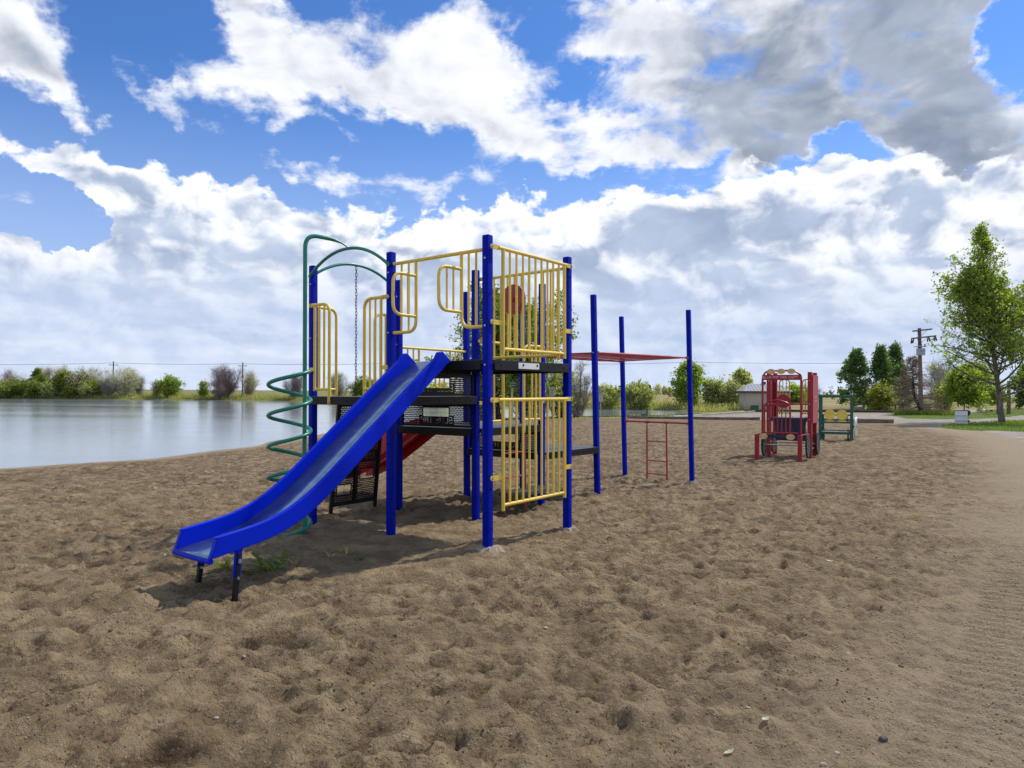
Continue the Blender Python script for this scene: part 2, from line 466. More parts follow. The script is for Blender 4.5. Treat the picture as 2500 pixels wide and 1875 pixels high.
# ---------------------------------------------------------------- mesh helpers
class MB:
    """collects simple shapes; obj() turns the collection into ONE mesh object"""
    def __init__(self):
        self.v, self.f, self.k = [], [], 0

    def add(self, vs, fs):
        b = self.k
        self.v.extend(tuple(p) for p in vs)
        self.f.extend(tuple(i + b for i in q) for q in fs)
        self.k += len(vs)

    def box(self, c, ax, ay, az):
        """c centre, ax/ay/az half-edge vectors"""
        c, ax, ay, az = Vector(c), Vector(ax), Vector(ay), Vector(az)
        if ax.cross(ay).dot(az) < 0:
            ax = -ax
        vs = [c + ax * i + ay * j + az * k for k in (-1, 1) for j in (-1, 1) for i in (-1, 1)]
        self.add(vs, [(0, 2, 3, 1), (4, 5, 7, 6), (0, 1, 5, 4), (2, 6, 7, 3), (0, 4, 6, 2), (1, 3, 7, 5)])

    def bar(self, a, b, w, h, side=None):
        """square bar from a to b"""
        a, b = Vector(a), Vector(b)
        d = b - a
        s = Vector(side) if side is not None else (Vector((0, 0, 1)).cross(d) if abs(d.normalized().z) < 0.95 else Vector((1, 0, 0)))
        s = (s - d.normalized() * s.dot(d.normalized())).normalized()
        t = d.normalized().cross(s)
        self.box((a + b) / 2, d / 2, s * w / 2, t * h / 2)

    def tube(self, pts, r, n=10, caps=True, closed=False):
        pts = [Vector(p) for p in pts]
        rs = r if isinstance(r, (list, tuple)) else [r] * len(pts)
        m = len(pts)
        tan = []
        for i in range(m):
            if closed:
                tan.append((pts[(i + 1) % m] - pts[i - 1]).normalized())
            else:
                tan.append((pts[min(i + 1, m - 1)] - pts[max(i - 1, 0)]).normalized())
        up = Vector((0, 0, 1)) if abs(tan[0].z) < 0.9 else Vector((1, 0, 0))
        s = up.cross(tan[0]).normalized()
        vs, fs = [], []
        for i in range(m):
            s = (s - tan[i] * s.dot(tan[i]))
            s = s.normalized() if s.length > 1e-6 else tan[i].orthogonal().normalized()
            t = tan[i].cross(s)
            for j in range(n):
                a = 2 * math.pi * j / n
                vs.append(pts[i] + (s * math.cos(a) + t * math.sin(a)) * rs[i])
        for i in range(m if closed else m - 1):
            for j in range(n):
                p, q = i * n, ((i + 1) % m) * n
                fs.append((p + j, p + (j + 1) % n, q + (j + 1) % n, q + j))
        if caps and not closed:
            fs.append(tuple(range(n - 1, -1, -1)))
            fs.append(tuple((m - 1) * n + j for j in range(n)))
        self.add(vs, fs)

    def disc(self, c, axis, r, h, n=24, r2=None, squash=1.0, up=None):
        """thick disc; squash scales it along 'up'"""
        c, axis = Vector(c), Vector(axis).normalized()
        u = Vector(up) if up is not None else axis.orthogonal()
        u = (u - axis * u.dot(axis)).normalized()
        w = axis.cross(u)
        r2 = r if r2 is None else r2
        vs = []
        for k, rr in ((-0.5, r), (0.5, r2)):
            for j in range(n):
                a = 2 * math.pi * j / n
                vs.append(c + axis * h * k + (u * math.sin(a) * squash + w * math.cos(a)) * rr)
        fs = [(j, (j + 1) % n, n + (j + 1) % n, n + j) for j in range(n)]
        fs.append(tuple(range(n - 1, -1, -1)))
        fs.append(tuple(n + j for j in range(n)))
        self.add(vs, fs)

    def prism(self, poly, vec):
        """extrude a flat polygon along vec"""
        vec = Vector(vec)
        n = len(poly)
        vs = [Vector(p) for p in poly] + [Vector(p) + vec for p in poly]
        fs = [tuple(range(n - 1, -1, -1)), tuple(range(n, 2 * n))]
        fs += [(i, (i + 1) % n, n + (i + 1) % n, n + i) for i in range(n)]
        self.add(vs, fs)

    def mesh(self, name, mats, smooth=False):
        me = bpy.data.meshes.new(name)
        me.from_pydata(self.v, [], self.f)
        for q in (mats if isinstance(mats, (list, tuple)) else [mats]):
            me.materials.append(q)
        bm = bmesh.new()
        bm.from_mesh(me)
        bmesh.ops.recalc_face_normals(bm, faces=bm.faces)
        if smooth:
            for f in bm.faces:
                f.smooth = True
            for e in bm.edges:
                if len(e.link_faces) == 2 and e.calc_face_angle(0) > 0.7:
                    e.smooth = False
        bm.to_mesh(me)
        bm.free()
        return me


def link(name, me, parent=None, loc=None, rot=None, scale=None):
    o = bpy.data.objects.new(name, me)
    col.objects.link(o)
    if parent is not None:
        o.parent = parent
    if loc is not None:
        o.location = loc
    if rot is not None:
        o.rotation_euler = rot
    if scale is not None:
        o.scale = (scale,) * 3 if isinstance(scale, (int, float)) else scale
    return o


def obj(name, mb, mat, parent=None, smooth=False, bevel=0.0, loc=None, rot=None):
    o = link(name, mb.mesh(name, mat, smooth), parent, loc, rot)
    if bevel > 0:
        b = o.modifiers.new('bevel', 'BEVEL')
        b.width = bevel
        b.segments = 2
        b.limit_method = 'ANGLE'
        b.angle_limit = 0.9
    return o


def tag(o, label, cat, group=None):
    o['label'] = label
    o['category'] = cat
    if group:
        o['group'] = group
    return o


def thing(name, label, cat, loc=(0, 0, 0), rz=0.0, group=None):
    o = bpy.data.objects.new(name, None)
    o.empty_display_size = 0.2
    col.objects.link(o)
    o.location = loc
    o.rotation_euler = (0, 0, rz)
    return tag(o, label, cat, group)


def arc_pts(pts, rad, n=5):
    """round the corners of a polyline"""
    pts = [Vector(p) for p in pts]
    out = [pts[0]]
    for i in range(1, len(pts) - 1):
        a, b, c = pts[i - 1], pts[i], pts[i + 1]
        da, dc = (a - b), (c - b)
        k = min(rad, da.length * 0.49, dc.length * 0.49)
        p, q = b + da.normalized() * k, b + dc.normalized() * k
        for j in range(n + 1):
            t = j / n
            out.append(p * (1 - t) ** 2 + b * 2 * t * (1 - t) + q * t * t)
    out.append(pts[-1])
    return out


def perlin(x, y, seed=0):
    """gradient noise, numpy, about -1..1"""
    r = np.random.default_rng(seed)
    perm = r.permutation(512)
    ang = r.random(512) * 2 * np.pi
    gx, gy = np.cos(ang), np.sin(ang)
    xi, yi = np.floor(x).astype(np.int64), np.floor(y).astype(np.int64)
    xf, yf = x - xi, y - yi
    u, v = xf ** 3 * (xf * (xf * 6 - 15) + 10), yf ** 3 * (yf * (yf * 6 - 15) + 10)

    def g(ix, iy, dx, dy):
        h = perm[(perm[ix & 511] + iy) & 511]
        return gx[h] * dx + gy[h] * dy
    a = g(xi, yi, xf, yf) * (1 - u) + g(xi + 1, yi, xf - 1, yf) * u
    b = g(xi, yi + 1, xf, yf - 1) * (1 - u) + g(xi + 1, yi + 1, xf - 1, yf - 1) * u
    return (a * (1 - v) + b * v) * 1.5


def sstep(a, b, x):
    t = np.clip((x - a) / (b - a), 0, 1)
    return t * t * (3 - 2 * t)

# ---------------------------------------------------------------- ground, lake, road, lawn
WATER_Z = -0.45
LAKE = np.array([(-75, 2), (-34, 11), (-20, 14.8), (-14, 16.9), (-12.2, 18.0), (-10.6, 20.2), (-9.3, 25.5), (-8.7, 33), (-7.2, 43), (-3, 53), (4, 60), (10, 63.5),
                 (15, 68), (19.5, 74), (19.5, 81), (13, 87), (5, 93), (-4, 104), (-16, 118), (-38, 132), (-60, 137), (-100, 139), (-150, 140), (-230, 128), (-260, 60), (-160, 5)], float)
EDGE = np.array([(1.0, 2.2), (1.42, 2.95), (2.15, 3.73), (3.4, 5.3), (4.8, 7.2), (6.5, 9.3), (9.0, 13), (11.0, 16), (15.0, 22.5), (18.5, 28.5), (21.0, 36), (21.6, 42), (20.5, 46), (17, 48.5), (12.5, 51.0), (8.5, 56), (4, 57.5), (-2, 51)], float)


def poly_sd(P, x, y):
    """signed distance to a polygon, positive outside"""
    d = np.full(x.shape, 1e18)
    ins = np.zeros(x.shape, bool)
    n = len(P)
    for i in range(n):
        a, b = P[i], P[(i + 1) % n]
        ex, ey = b - a
        t = np.clip(((x - a[0]) * ex + (y - a[1]) * ey) / (ex * ex + ey * ey), 0, 1)
        d = np.minimum(d, (x - a[0] - t * ex) ** 2 + (y - a[1] - t * ey) ** 2)
        c = ((a[1] > y) != (b[1] > y))
        if abs(ey) > 1e-9:
            ins ^= c & (x < ex * (y - a[1]) / ey + a[0])
    d = np.sqrt(d)
    return np.where(ins, -d, d)


SAND = np.vstack([EDGE, [(-9, 43), (-11, 33), (-13, 24), (-16, 18), (-24, 15), (-60, 5), (-60, -20), (-2, -20), (0.2, 0)]])


def macro_z(x, y):
    x, y = np.asarray(x, float), np.asarray(y, float)
    base = -0.06 * sstep(7.2, 9.0, y) - 0.09 * sstep(10.5, 13.5, y)
    base = base + 0.9 * sstep(110, 260, y) * np.exp(-((x / np.maximum(y, 1) - 0.2) / 0.22) ** 2)
    base = base - 0.22 * sstep(40, 56, y) * (1 - sstep(70, 80, y)) * sstep(-9, -4, x) * (1 - sstep(14, 24, x))
    sd = poly_sd(LAKE, x + 0.5 * perlin(x * 0.25, y * 0.25, 5), y + 0.5 * perlin(x * 0.25 + 9, y * 0.25, 6))
    far = sstep(70, 95, y)
    wdt = 2.4 - 0.8 * far
    base = base - (1 - far) * 0.20 * (1 - sstep(1.0, 9.0, sd)) * (sd > 0) * sstep(6, 12, y)
    bank = base + far * 0.45 * sstep(0, 6, sd) * (1 - sstep(20, 60, sd)) + (1 - far) * 0.02 * np.exp(-((sd - 2.6) / 1.1) ** 2) * sstep(8, 16, y) * (1 - sstep(38, 50, y))
    z = np.where(sd > 0, WATER_Z + (bank - WATER_Z) * sstep(-0.8, wdt, sd) - 0.0, 0)
    s0 = float(sstep(-0.8, 2.4, 0.0))
    zin = WATER_Z + (bank - WATER_Z) * s0 * np.exp(sd / 0.6) - 0.7 * sstep(0, 4, -sd)
    return np.where(sd > 0, z - (bank - WATER_Z) * s0 * np.exp(-sd / 0.6), zin - (bank - WATER_Z) * s0)


def gz(x, y):
    return float(macro_z(np.array([x]), np.array([y]))[0])


def graded(lo, hi, step, grow, far):
    """even spacing between lo and hi, growing outside"""
    mid = list(np.arange(lo, hi + 1e-6, step))
    up, s, q = [], step, hi
    while q < far[1]:
        s *= grow
        q += s
        up.append(q)
    dn, s, q = [], step, lo
    while q > far[0]:
        s *= grow
        q -= s
        dn.append(q)
    return np.array(dn[::-1] + mid + up)


def grid_mesh(name, xs, ys, Z, mat, attrs=None, cut=None):
    nx, ny = len(xs), len(ys)
    X, Y = np.meshgrid(xs, ys)
    co = np.stack([X, Y, Z], -1).reshape(-1, 3).astype(np.float32)
    idx = np.arange(nx * ny).reshape(ny, nx)
    q = np.stack([idx[:-1, :-1], idx[:-1, 1:], idx[1:, 1:], idx[1:, :-1]], -1).reshape(-1, 4)
    if cut is not None:
        keep = cut.reshape(-1)[q].any(1)
        q = q[keep]
    me = bpy.data.meshes.new(name)
    me.vertices.add(len(co))
    me.vertices.foreach_set('co', co.ravel())
    me.loops.add(q.size)
    me.loops.foreach_set('vertex_index', q.ravel().astype(np.int32))
    me.polygons.add(len(q))
    me.polygons.foreach_set('loop_start', np.arange(0, q.size, 4, dtype=np.int32))
    me.polygons.foreach_set('use_smooth', np.ones(len(q), bool))
    me.update(calc_edges=True)
    for k, a in (attrs or {}).items():
        at_ = me.attributes.new(k, 'FLOAT', 'POINT')
        at_.data.foreach_set('value', a.reshape(-1).astype(np.float32))
    me.materials.append(mat)
    return me


def ground_material():
    mt, t, bs = material('sand_and_field')
    tc = t.n('ShaderNodeTexCoord').outputs['Object']
    fld = t.n('ShaderNodeAttribute', attribute_name='field').outputs['Fac']
    pk = t.n('ShaderNodeAttribute', attribute_name='packed').outputs['Fac']
    moist = t.n('ShaderNodeAttribute', attribute_name='moist').outputs['Fac']
    green = t.n('ShaderNodeAttribute', attribute_name='green').outputs['Fac']
    n_big = t.noise(tc, 0.35, 5, 0.6)
    n_mid = t.noise(tc, 3.2, 7, 0.62)
    n_fin = t.noise(tc, 30.0, 6, 0.7)
    n_gr = t.noise(tc, 140.0, 3, 0.7)
    sand = t.mix(t.ss(n_mid, 0.36, 0.66), (0.236, 0.171, 0.097), (0.420, 0.315, 0.184))
    n_pat = t.noise(t.v('ADD', tc, (7.3, 2.1, 0.0)), 6.5, 7, 0.68)
    n_far = t.noise(t.v('ADD', tc, (1.3, 9.1, 0.0)), 1.3, 6, 0.65)
    wetf = t.m('ADD', moist, t.m('ADD', t.m('MULTIPLY', t.m('SUBTRACT', n_fin, 0.5), 1.6), t.m('ADD', t.m('MULTIPLY', t.m('SUBTRACT', n_pat, 0.5), 2.5), t.m('MULTIPLY', t.m('SUBTRACT', n_far, 0.5), 0.9))))
    wet = t.m('MULTIPLY', t.ss(wetf, 0.08, 0.70), 0.85)
    sand = t.mix(wet, sand, (0.090, 0.058, 0.034))
    sand = t.mix(t.ss(n_big, 0.40, 0.7, 0.0, 0.35), sand, (0.235, 0.166, 0.096))
    grit = t.mix(t.ss(n_gr, 0.3, 0.7), (0.255, 0.198, 0.126), (0.415, 0.337, 0.228))
    grit = t.mix(t.ss(n_mid, 0.45, 0.7, 0.0, 0.5), grit, (0.245, 0.188, 0.125))
    sand = t.mix(t.m('MULTIPLY', pk, 0.85), sand, grit)
    speck = t.voronoi(tc, 55.0, 'F1', 'Color')
    sx = t.sep(speck)[0]
    dist = t.voronoi(tc, 55.0)
    bit = t.m('MULTIPLY', t.ss(sx, 0.86, 0.9), t.ss(dist, 0.34, 0.24))
    sand = t.mix(t.m('MULTIPLY', bit, 0.75), sand, (0.42, 0.36, 0.28))
    bit2 = t.m('MULTIPLY', t.ss(sx, 0.14, 0.1), t.ss(dist, 0.40, 0.28))
    sand = t.mix(t.m('MULTIPLY', bit2, 0.7), sand, (0.055, 0.036, 0.024))
    g_n = t.noise(t.v('MULTIPLY', tc, (0.06, 0.16, 1)), 1.0, 8, 0.65)
    g_f = t.noise(t.v('MULTIPLY', tc, (1.0, 2.2, 1)), 1.0, 6, 0.7)
    gf = t.m('ADD', t.m('MULTIPLY', g_n, 0.7), t.m('MULTIPLY', g_f, 0.3))
    dry = t.mix(t.ss(gf, 0.38, 0.64), (0.20, 0.185, 0.070), (0.40, 0.32, 0.16))
    lush = t.mix(t.ss(gf, 0.38, 0.64), (0.11, 0.14, 0.035), (0.24, 0.235, 0.08))
    fc = t.mix(green, dry, lush)
    c = t.mix(fld, sand, fc)
    t.link(c, bs.inputs['Base Color'])
    bs.inputs['Roughness'].default_value = 0.95
    bs.inputs['Specular IOR Level'].default_value = 0.2
    n_rip = t.noise(tc, 13.0, 5, 0.62)
    h = t.m('ADD', t.m('MULTIPLY', n_fin, t.m('MULTIPLY_ADD', pk, -0.028, 0.050)), t.m('MULTIPLY', n_rip, t.m('MULTIPLY_ADD', pk, -0.02, 0.045)))
    h = t.m('ADD', h, t.m('MULTIPLY', n_gr, 0.006))
    h = t.m('ADD', h, t.m('MULTIPLY', t.ss(dist, 0.4, 0.1), t.m('MULTIPLY', t.ss(sx, 0.45, 0.9), 0.009)))
    bp = t.bump(h, 1.0, 1.0)
    t.link(bp, bs.inputs['Normal'])
    return mt


GROUND_MAT = ground_material()


def build_ground():
    xs = graded(-5.2, 4.6, 0.027, 1.02, (-2600, 2600))
    ys = graded(1.3, 7.6, 0.023, 1.010, (-40, 26))
    ys = np.concatenate([ys[ys < 26], graded(26, 26.3, 0.25, 1.035, (26, 5200))[0:]])
    ys = np.unique(np.concatenate([ys[ys > 1.0], [0.7, 0.0, -1.5, -4, -10, -25, -60]]))
    X, Y = np.meshgrid(xs, ys)
    Z = macro_z(X, Y)
    sd_s = poly_sd(SAND, X + 0.35 * perlin(X * 0.6, Y * 0.6, 21), Y + 0.35 * perlin(X * 0.6 + 7, Y * 0.6, 22))
    packed = sstep(-1.3, 0.9, sd_s) * (1 - sstep(60, 75, Y))
    lake = poly_sd(LAKE, X, Y)
    packed = np.maximum(packed * (X > -6), 0.75 * (1 - sstep(0.7, 1.7, lake)) * (Y < 62))
    field = np.clip(np.maximum.reduce([
        sstep(56.5, 58.5, Y - 0.10 * X + 0.6 * perlin(X * 0.2, Y * 0.2, 3)) * (X < 13) * (X > -8),
        sstep(63, 66, Y + perlin(X * 0.2, Y * 0.2, 4)) * (X >= 13),
        (Y > 70).astype(float), (X < -70).astype(float), (Y < -15).astype(float) * 0.0]), 0, 1)
    green = np.clip(0.65 * sstep(-10, 0, -X) * (Y > 70) + 0.9 * (1 - sstep(2.5, 9, np.abs(lake))) + 0.5 * (1 - sstep(0, 5, np.abs(Y - 62))), 0, 1)
    # trodden sand: fine undulation plus several thousand scuffed footprints
    live = (1 - sstep(24, 60, Y)) * (1 - field) * sstep(0.2, 1.6, lake)
    soft = live * (1 - 0.55 * packed)
    xx, yy = X + 0.12 * perlin(X * 1.6, Y * 1.6, 31), Y + 0.12 * perlin(X * 1.6, Y * 1.6, 32)
    nz = 0.012 * perlin(xx * 0.9, yy * 0.9, 1) + 0.015 * perlin(xx * 2.1, yy * 2.4, 2) + 0.022 * perlin(xx * 4.4, yy * 4.9, 3) + 0.020 * perlin(xx * 9, yy * 9, 4)
    nz += 0.014 * perlin(xx * 17, yy * 17, 5) * (Y < 14)
    rg = 1 - np.abs(perlin(xx * 3.0, yy * 3.4, 8))
    nz += 0.020 * (rg ** 2 - 0.5)
    rg2 = 1 - np.abs(perlin(xx * 6.5 + 4, yy * 7.2, 18))
    nz += 0.016 * (rg2 ** 2 - 0.5) * (Y < 20)
    nz *= 1.35
    foot = np.zeros_like(Z)
    near = np.zeros_like(Z)
    r = np.random.default_rng(5)
    n = 13000
    fy = 1.4 + 26 * r.random(n) ** 1.35
    fx = (r.random(n) - 0.5) * (3.5 + fy * 1.7)
    for i in range(n):
        L = 0.04 + 0.095 * r.random() ** 1.5
        B = L * (0.42 + 0.4 * r.random())
        a = r.random() * math.pi
        dp = (0.018 + 0.024 * r.random()) * (L / 0.17) ** 0.8
        rad = L * 2.1
        i0, i1 = np.searchsorted(xs, (fx[i] - rad, fx[i] + rad))
        j0, j1 = np.searchsorted(ys, (fy[i] - rad, fy[i] + rad))
        if i1 - i0 < 2 or j1 - j0 < 2:
            continue
        dx, dy = xx[j0:j1, i0:i1] - fx[i], yy[j0:j1, i0:i1] - fy[i]
        u_, v_ = (dx * math.cos(a) + dy * math.sin(a)) / L, (-dx * math.sin(a) + dy * math.cos(a)) / B
        q = np.sqrt(u_ * u_ + v_ * v_)
        foot[j0:j1, i0:i1] += -dp * np.exp(-(q / 0.80) ** 3) + dp * 0.50 * np.exp(-((q - 1.18) / 0.30) ** 2) * (1 + 0.6 * np.sin(3 * np.arctan2(v_, u_) + i))
        near[j0:j1, i0:i1] += np.exp(-((q - 0.5) / 0.6) ** 2) * (0.5 + r.random())
    foot = 0.029 * np.tanh(foot / 0.029)
    flat = 1 - 0.75 * np.exp(-(((X + 0.9) / 1.6) ** 2 + ((Y - 7.6) / 1.8) ** 2) ** 2)      # trampled smooth under the frame
    Zd = Z + live * nz * (0.35 + 0.65 * flat) * (1 - 0.55 * packed) + soft * foot * (1 - 0.7 * packed) * flat
    # tyre tracks pressed in the packed sand
    seg = EDGE[:9]
    for off, wdt, amp in ((0.34, 0.34, 0.030), (1.35, 0.30, 0.026)):
        best = np.full(X.shape, 1e9)
        along = np.zeros_like(X)
        acc = 0.0
        for a, b in zip(seg[:-1], seg[1:]):
            e = b - a
            ln = np.hypot(*e)
            nrm = np.array((e[1], -e[0])) / ln
            a2 = a + nrm * off
            tt = np.clip(((X - a2[0]) * e[0] + (Y - a2[1]) * e[1]) / ln ** 2, 0, 1)
            d = np.hypot(X - a2[0] - tt * e[0], Y - a2[1] - tt * e[1])
            along = np.where(d < best, acc + tt * ln, along)
            best = np.minimum(best, d)
            acc += ln
        track = (best < wdt) * (1 - sstep(wdt * 0.7, wdt, best)) * (Y < 11)
        tread = np.sin(along * 2 * np.pi / 0.125 + 2.2 * np.abs(best) / wdt + 0.3 * perlin(X * 3, Y * 3, 77))
        fade = 0.6 * np.clip(0.85 + 0.5 * perlin(X * 0.9, Y * 0.9, 78), 0.2, 1) * track * (1 - sstep(6.5, 10, Y))
        Zd = Zd * (1 - fade) + fade * (Z - 0.012 + amp * tread)
    moist = np.clip(near * 0.15 + 0.25 * np.clip(-nz / 0.03, -1, 1) + 0.15 * perlin(xx * 1.3, yy * 1.5, 41) + 0.30 * perlin(xx * 5, yy * 6, 42), 0, 1) * (1 - packed) * flat * (0.8 + 0.4 * perlin(X * 0.3, Y * 0.3, 9))
    moist = moist - 0.55 * (1 - flat) + 0.30 * sstep(8, 15, Y) * (1 - packed)
    me = grid_mesh('ground', xs, ys, Zd, GROUND_MAT, {'field': field, 'packed': packed, 'moist': moist, 'green': green})
    o = link('ground', me)
    o['kind'] = 'structure'
    return xs, ys, Zd


GX, GY, GZ = build_ground()


def surf(x, y):
    """height of the finished ground"""
    i = int(np.clip(np.searchsorted(GX, x), 1, len(GX) - 1))
    j = int(np.clip(np.searchsorted(GY, y), 1, len(GY) - 1))
    a, b = (x - GX[i - 1]) / (GX[i] - GX[i - 1]), (y - GY[j - 1]) / (GY[j] - GY[j - 1])
    return float(GZ[j - 1, i - 1] * (1 - a) * (1 - b) + GZ[j - 1, i] * a * (1 - b) + GZ[j, i - 1] * (1 - a) * b + GZ[j, i] * a * b)


def surf_many(x, y):
    i = np.clip(np.searchsorted(GX, x), 1, len(GX) - 1)
    j = np.clip(np.searchsorted(GY, y), 1, len(GY) - 1)
    a, b = (x - GX[i - 1]) / (GX[i] - GX[i - 1]), (y - GY[j - 1]) / (GY[j] - GY[j - 1])
    return GZ[j - 1, i - 1] * (1 - a) * (1 - b) + GZ[j - 1, i] * a * (1 - b) + GZ[j, i - 1] * (1 - a) * b + GZ[j, i] * a * b


def build_lake():
    mt, t, bs = material('lake_water')
    tc = t.n('ShaderNodeTexCoord').outputs['Object']
    n1 = t.noise(t.v('MULTIPLY', tc, (0.9, 2.6, 1)), 1.0, 5, 0.6)
    n2 = t.noise(t.v('MULTIPLY', tc, (4.0, 9.0, 1)), 1.0, 4, 0.6)
    gust = t.noise(t.v('MULTIPLY', tc, (0.03, 0.09, 1)), 1.0, 4, 0.6)
    bs.inputs['Base Color'].default_value = (0.21, 0.24, 0.25, 1)
    bs.inputs['IOR'].default_value = 1.45
    t.link(t.lin(gust, 0.3, 0.7, 0.05, 0.14), bs.inputs['Roughness'])
    h = t.m('ADD', t.m('MULTIPLY', n1, 0.0075), t.m('MULTIPLY', n2, 0.0016))
    t.link(t.bump(h, 1.0, 1.0), bs.inputs['Normal'])
    vs = [(-420, -30), (60, -30), (60, 160), (-420, 160)]
    xs = np.array([-420, -60, -30, 0, 30.0])
    ys = np.array([0, 20, 60, 100, 160.0])
    X, Y = np.meshgrid(xs, ys)
    # the sheet follows the shore polygon with a margin hidden under the banks
    mb = MB()
    c = LAKE.mean(0)
    P = LAKE
    n = len(P)
    outp = []
    for i in range(n):
        e = P[(i + 1) % n] - P[i - 1]
        e /= np.hypot(*e)
        outp.append(P[i] + np.array((e[1], -e[0])) * 1.6)
    bm = bmesh.new()
    f = bm.faces.new([bm.verts.new((float(p[0]), float(p[1]), WATER_Z)) for p in outp])
    bmesh.ops.triangulate(bm, faces=[f])
    bmesh.ops.recalc_face_normals(bm, faces=bm.faces)
    me = bpy.data.meshes.new('lake')
    bm.to_mesh(me)
    bm.free()
    if me.polygons[0].normal.z < 0:
        me.flip_normals()
    me.materials.append(mt)
    o = link('lake', me)
    o['kind'] = 'structure'


build_lake()


def sheet(name, poly, mat, lift, step=0.5, rag=0.5, seed=0):
    """a thin draped sheet with a ragged edge"""
    P = np.array(poly, float)
    lo, hi = P.min(0) - 1, P.max(0) + 1
    xs, ys = np.arange(lo[0], hi[0], step), np.arange(lo[1], hi[1], step)
    X, Y = np.meshgrid(xs, ys)
    sd = poly_sd(P, X + rag * perlin(X * 0.5, Y * 0.5, seed), Y + rag * perlin(X * 0.5 + 5, Y * 0.5, seed + 1))
    Z = macro_z(X, Y) + lift - 0.10 * sstep(-0.6, 0.5, sd)
    me = grid_mesh(name, xs, ys, Z, mat, {'edge': sd}, cut=(sd < 0.3))
    o = link(name, me)
    o['kind'] = 'structure'
    return o


def gravel_mat():
    mt, t, bs = material('pale_gravel')
    tc = t.n('ShaderNodeTexCoord').outputs['Object']
    n = t.noise(tc, 1.1, 8, 0.7)
    g = t.noise(tc, 14.0, 4, 0.7)
    c = t.mix(t.ss(n, 0.36, 0.66), (0.24, 0.205, 0.165), (0.37, 0.325, 0.27))
    c = t.mix(t.ss(g, 0.45, 0.72, 0.0, 0.5), c, (0.16, 0.135, 0.11))
    t.link(c, bs.inputs['Base Color'])
    bs.inputs['Roughness'].default_value = 0.95
    t.link(t.bump(g, 0.8, 0.03), bs.inputs['Normal'])
    return mt


def lawn_mat():
    mt, t, bs = material('mown_grass')
    tc = t.n('ShaderNodeTexCoord').outputs['Object']
    n = t.noise(tc, 0.55, 7, 0.65)
    g = t.noise(tc, 9.0, 5, 0.75)
    c = t.mix(t.ss(n, 0.36, 0.66), (0.070, 0.125, 0.016), (0.15, 0.195, 0.035))
    c = t.mix(t.ss(g, 0.42, 0.72, 0.0, 0.55), c, (0.045, 0.075, 0.012))
    t.link(c, bs.inputs['Base Color'])
    bs.inputs['Roughness'].default_value = 0.9
    bs.inputs['Specular IOR Level'].default_value = 0.2
    t.link(t.bump(g, 1.0, 0.06), bs.inputs['Normal'])
    return mt


GRAVEL, LAWN = gravel_mat(), lawn_mat()


def gpoly(pts, z=-0.15):
    return [tuple(on_ground(px, py, z).xy) for px, py in pts]


# pixels below only mark where the patch lies on the ground
sheet('gravel_road', [(13, 52.5), (18, 50.2), (21.6, 47.5), (23.0, 42), (22.4, 35), (20, 28.5), (16.2, 22), (18.5, 18), (26, 22), (60, 30), (85, 45), (85, 66), (52, 64), (30, 62.5), (20, 62), (14, 60)], GRAVEL, 0.03, 0.6, 0.5, 50)
sheet('lawn', gpoly([(2296, 1045), (2335, 1037), (2450, 1030), (2560, 1027), (2800, 1030), (2800, 1064), (2500, 1056), (2430, 1053), (2350, 1050)]), LAWN, 0.06, 0.4, 0.5, 60)
sheet('lawn', gpoly([(2165, 1013), (2200, 1007), (2330, 1006.5), (2425, 1002.5), (2560, 1000), (2560, 1008), (2440, 1021.5), (2380, 1024.5), (2290, 1025.5), (2205, 1023)]), LAWN, 0.06, 0.4, 0.5, 70)

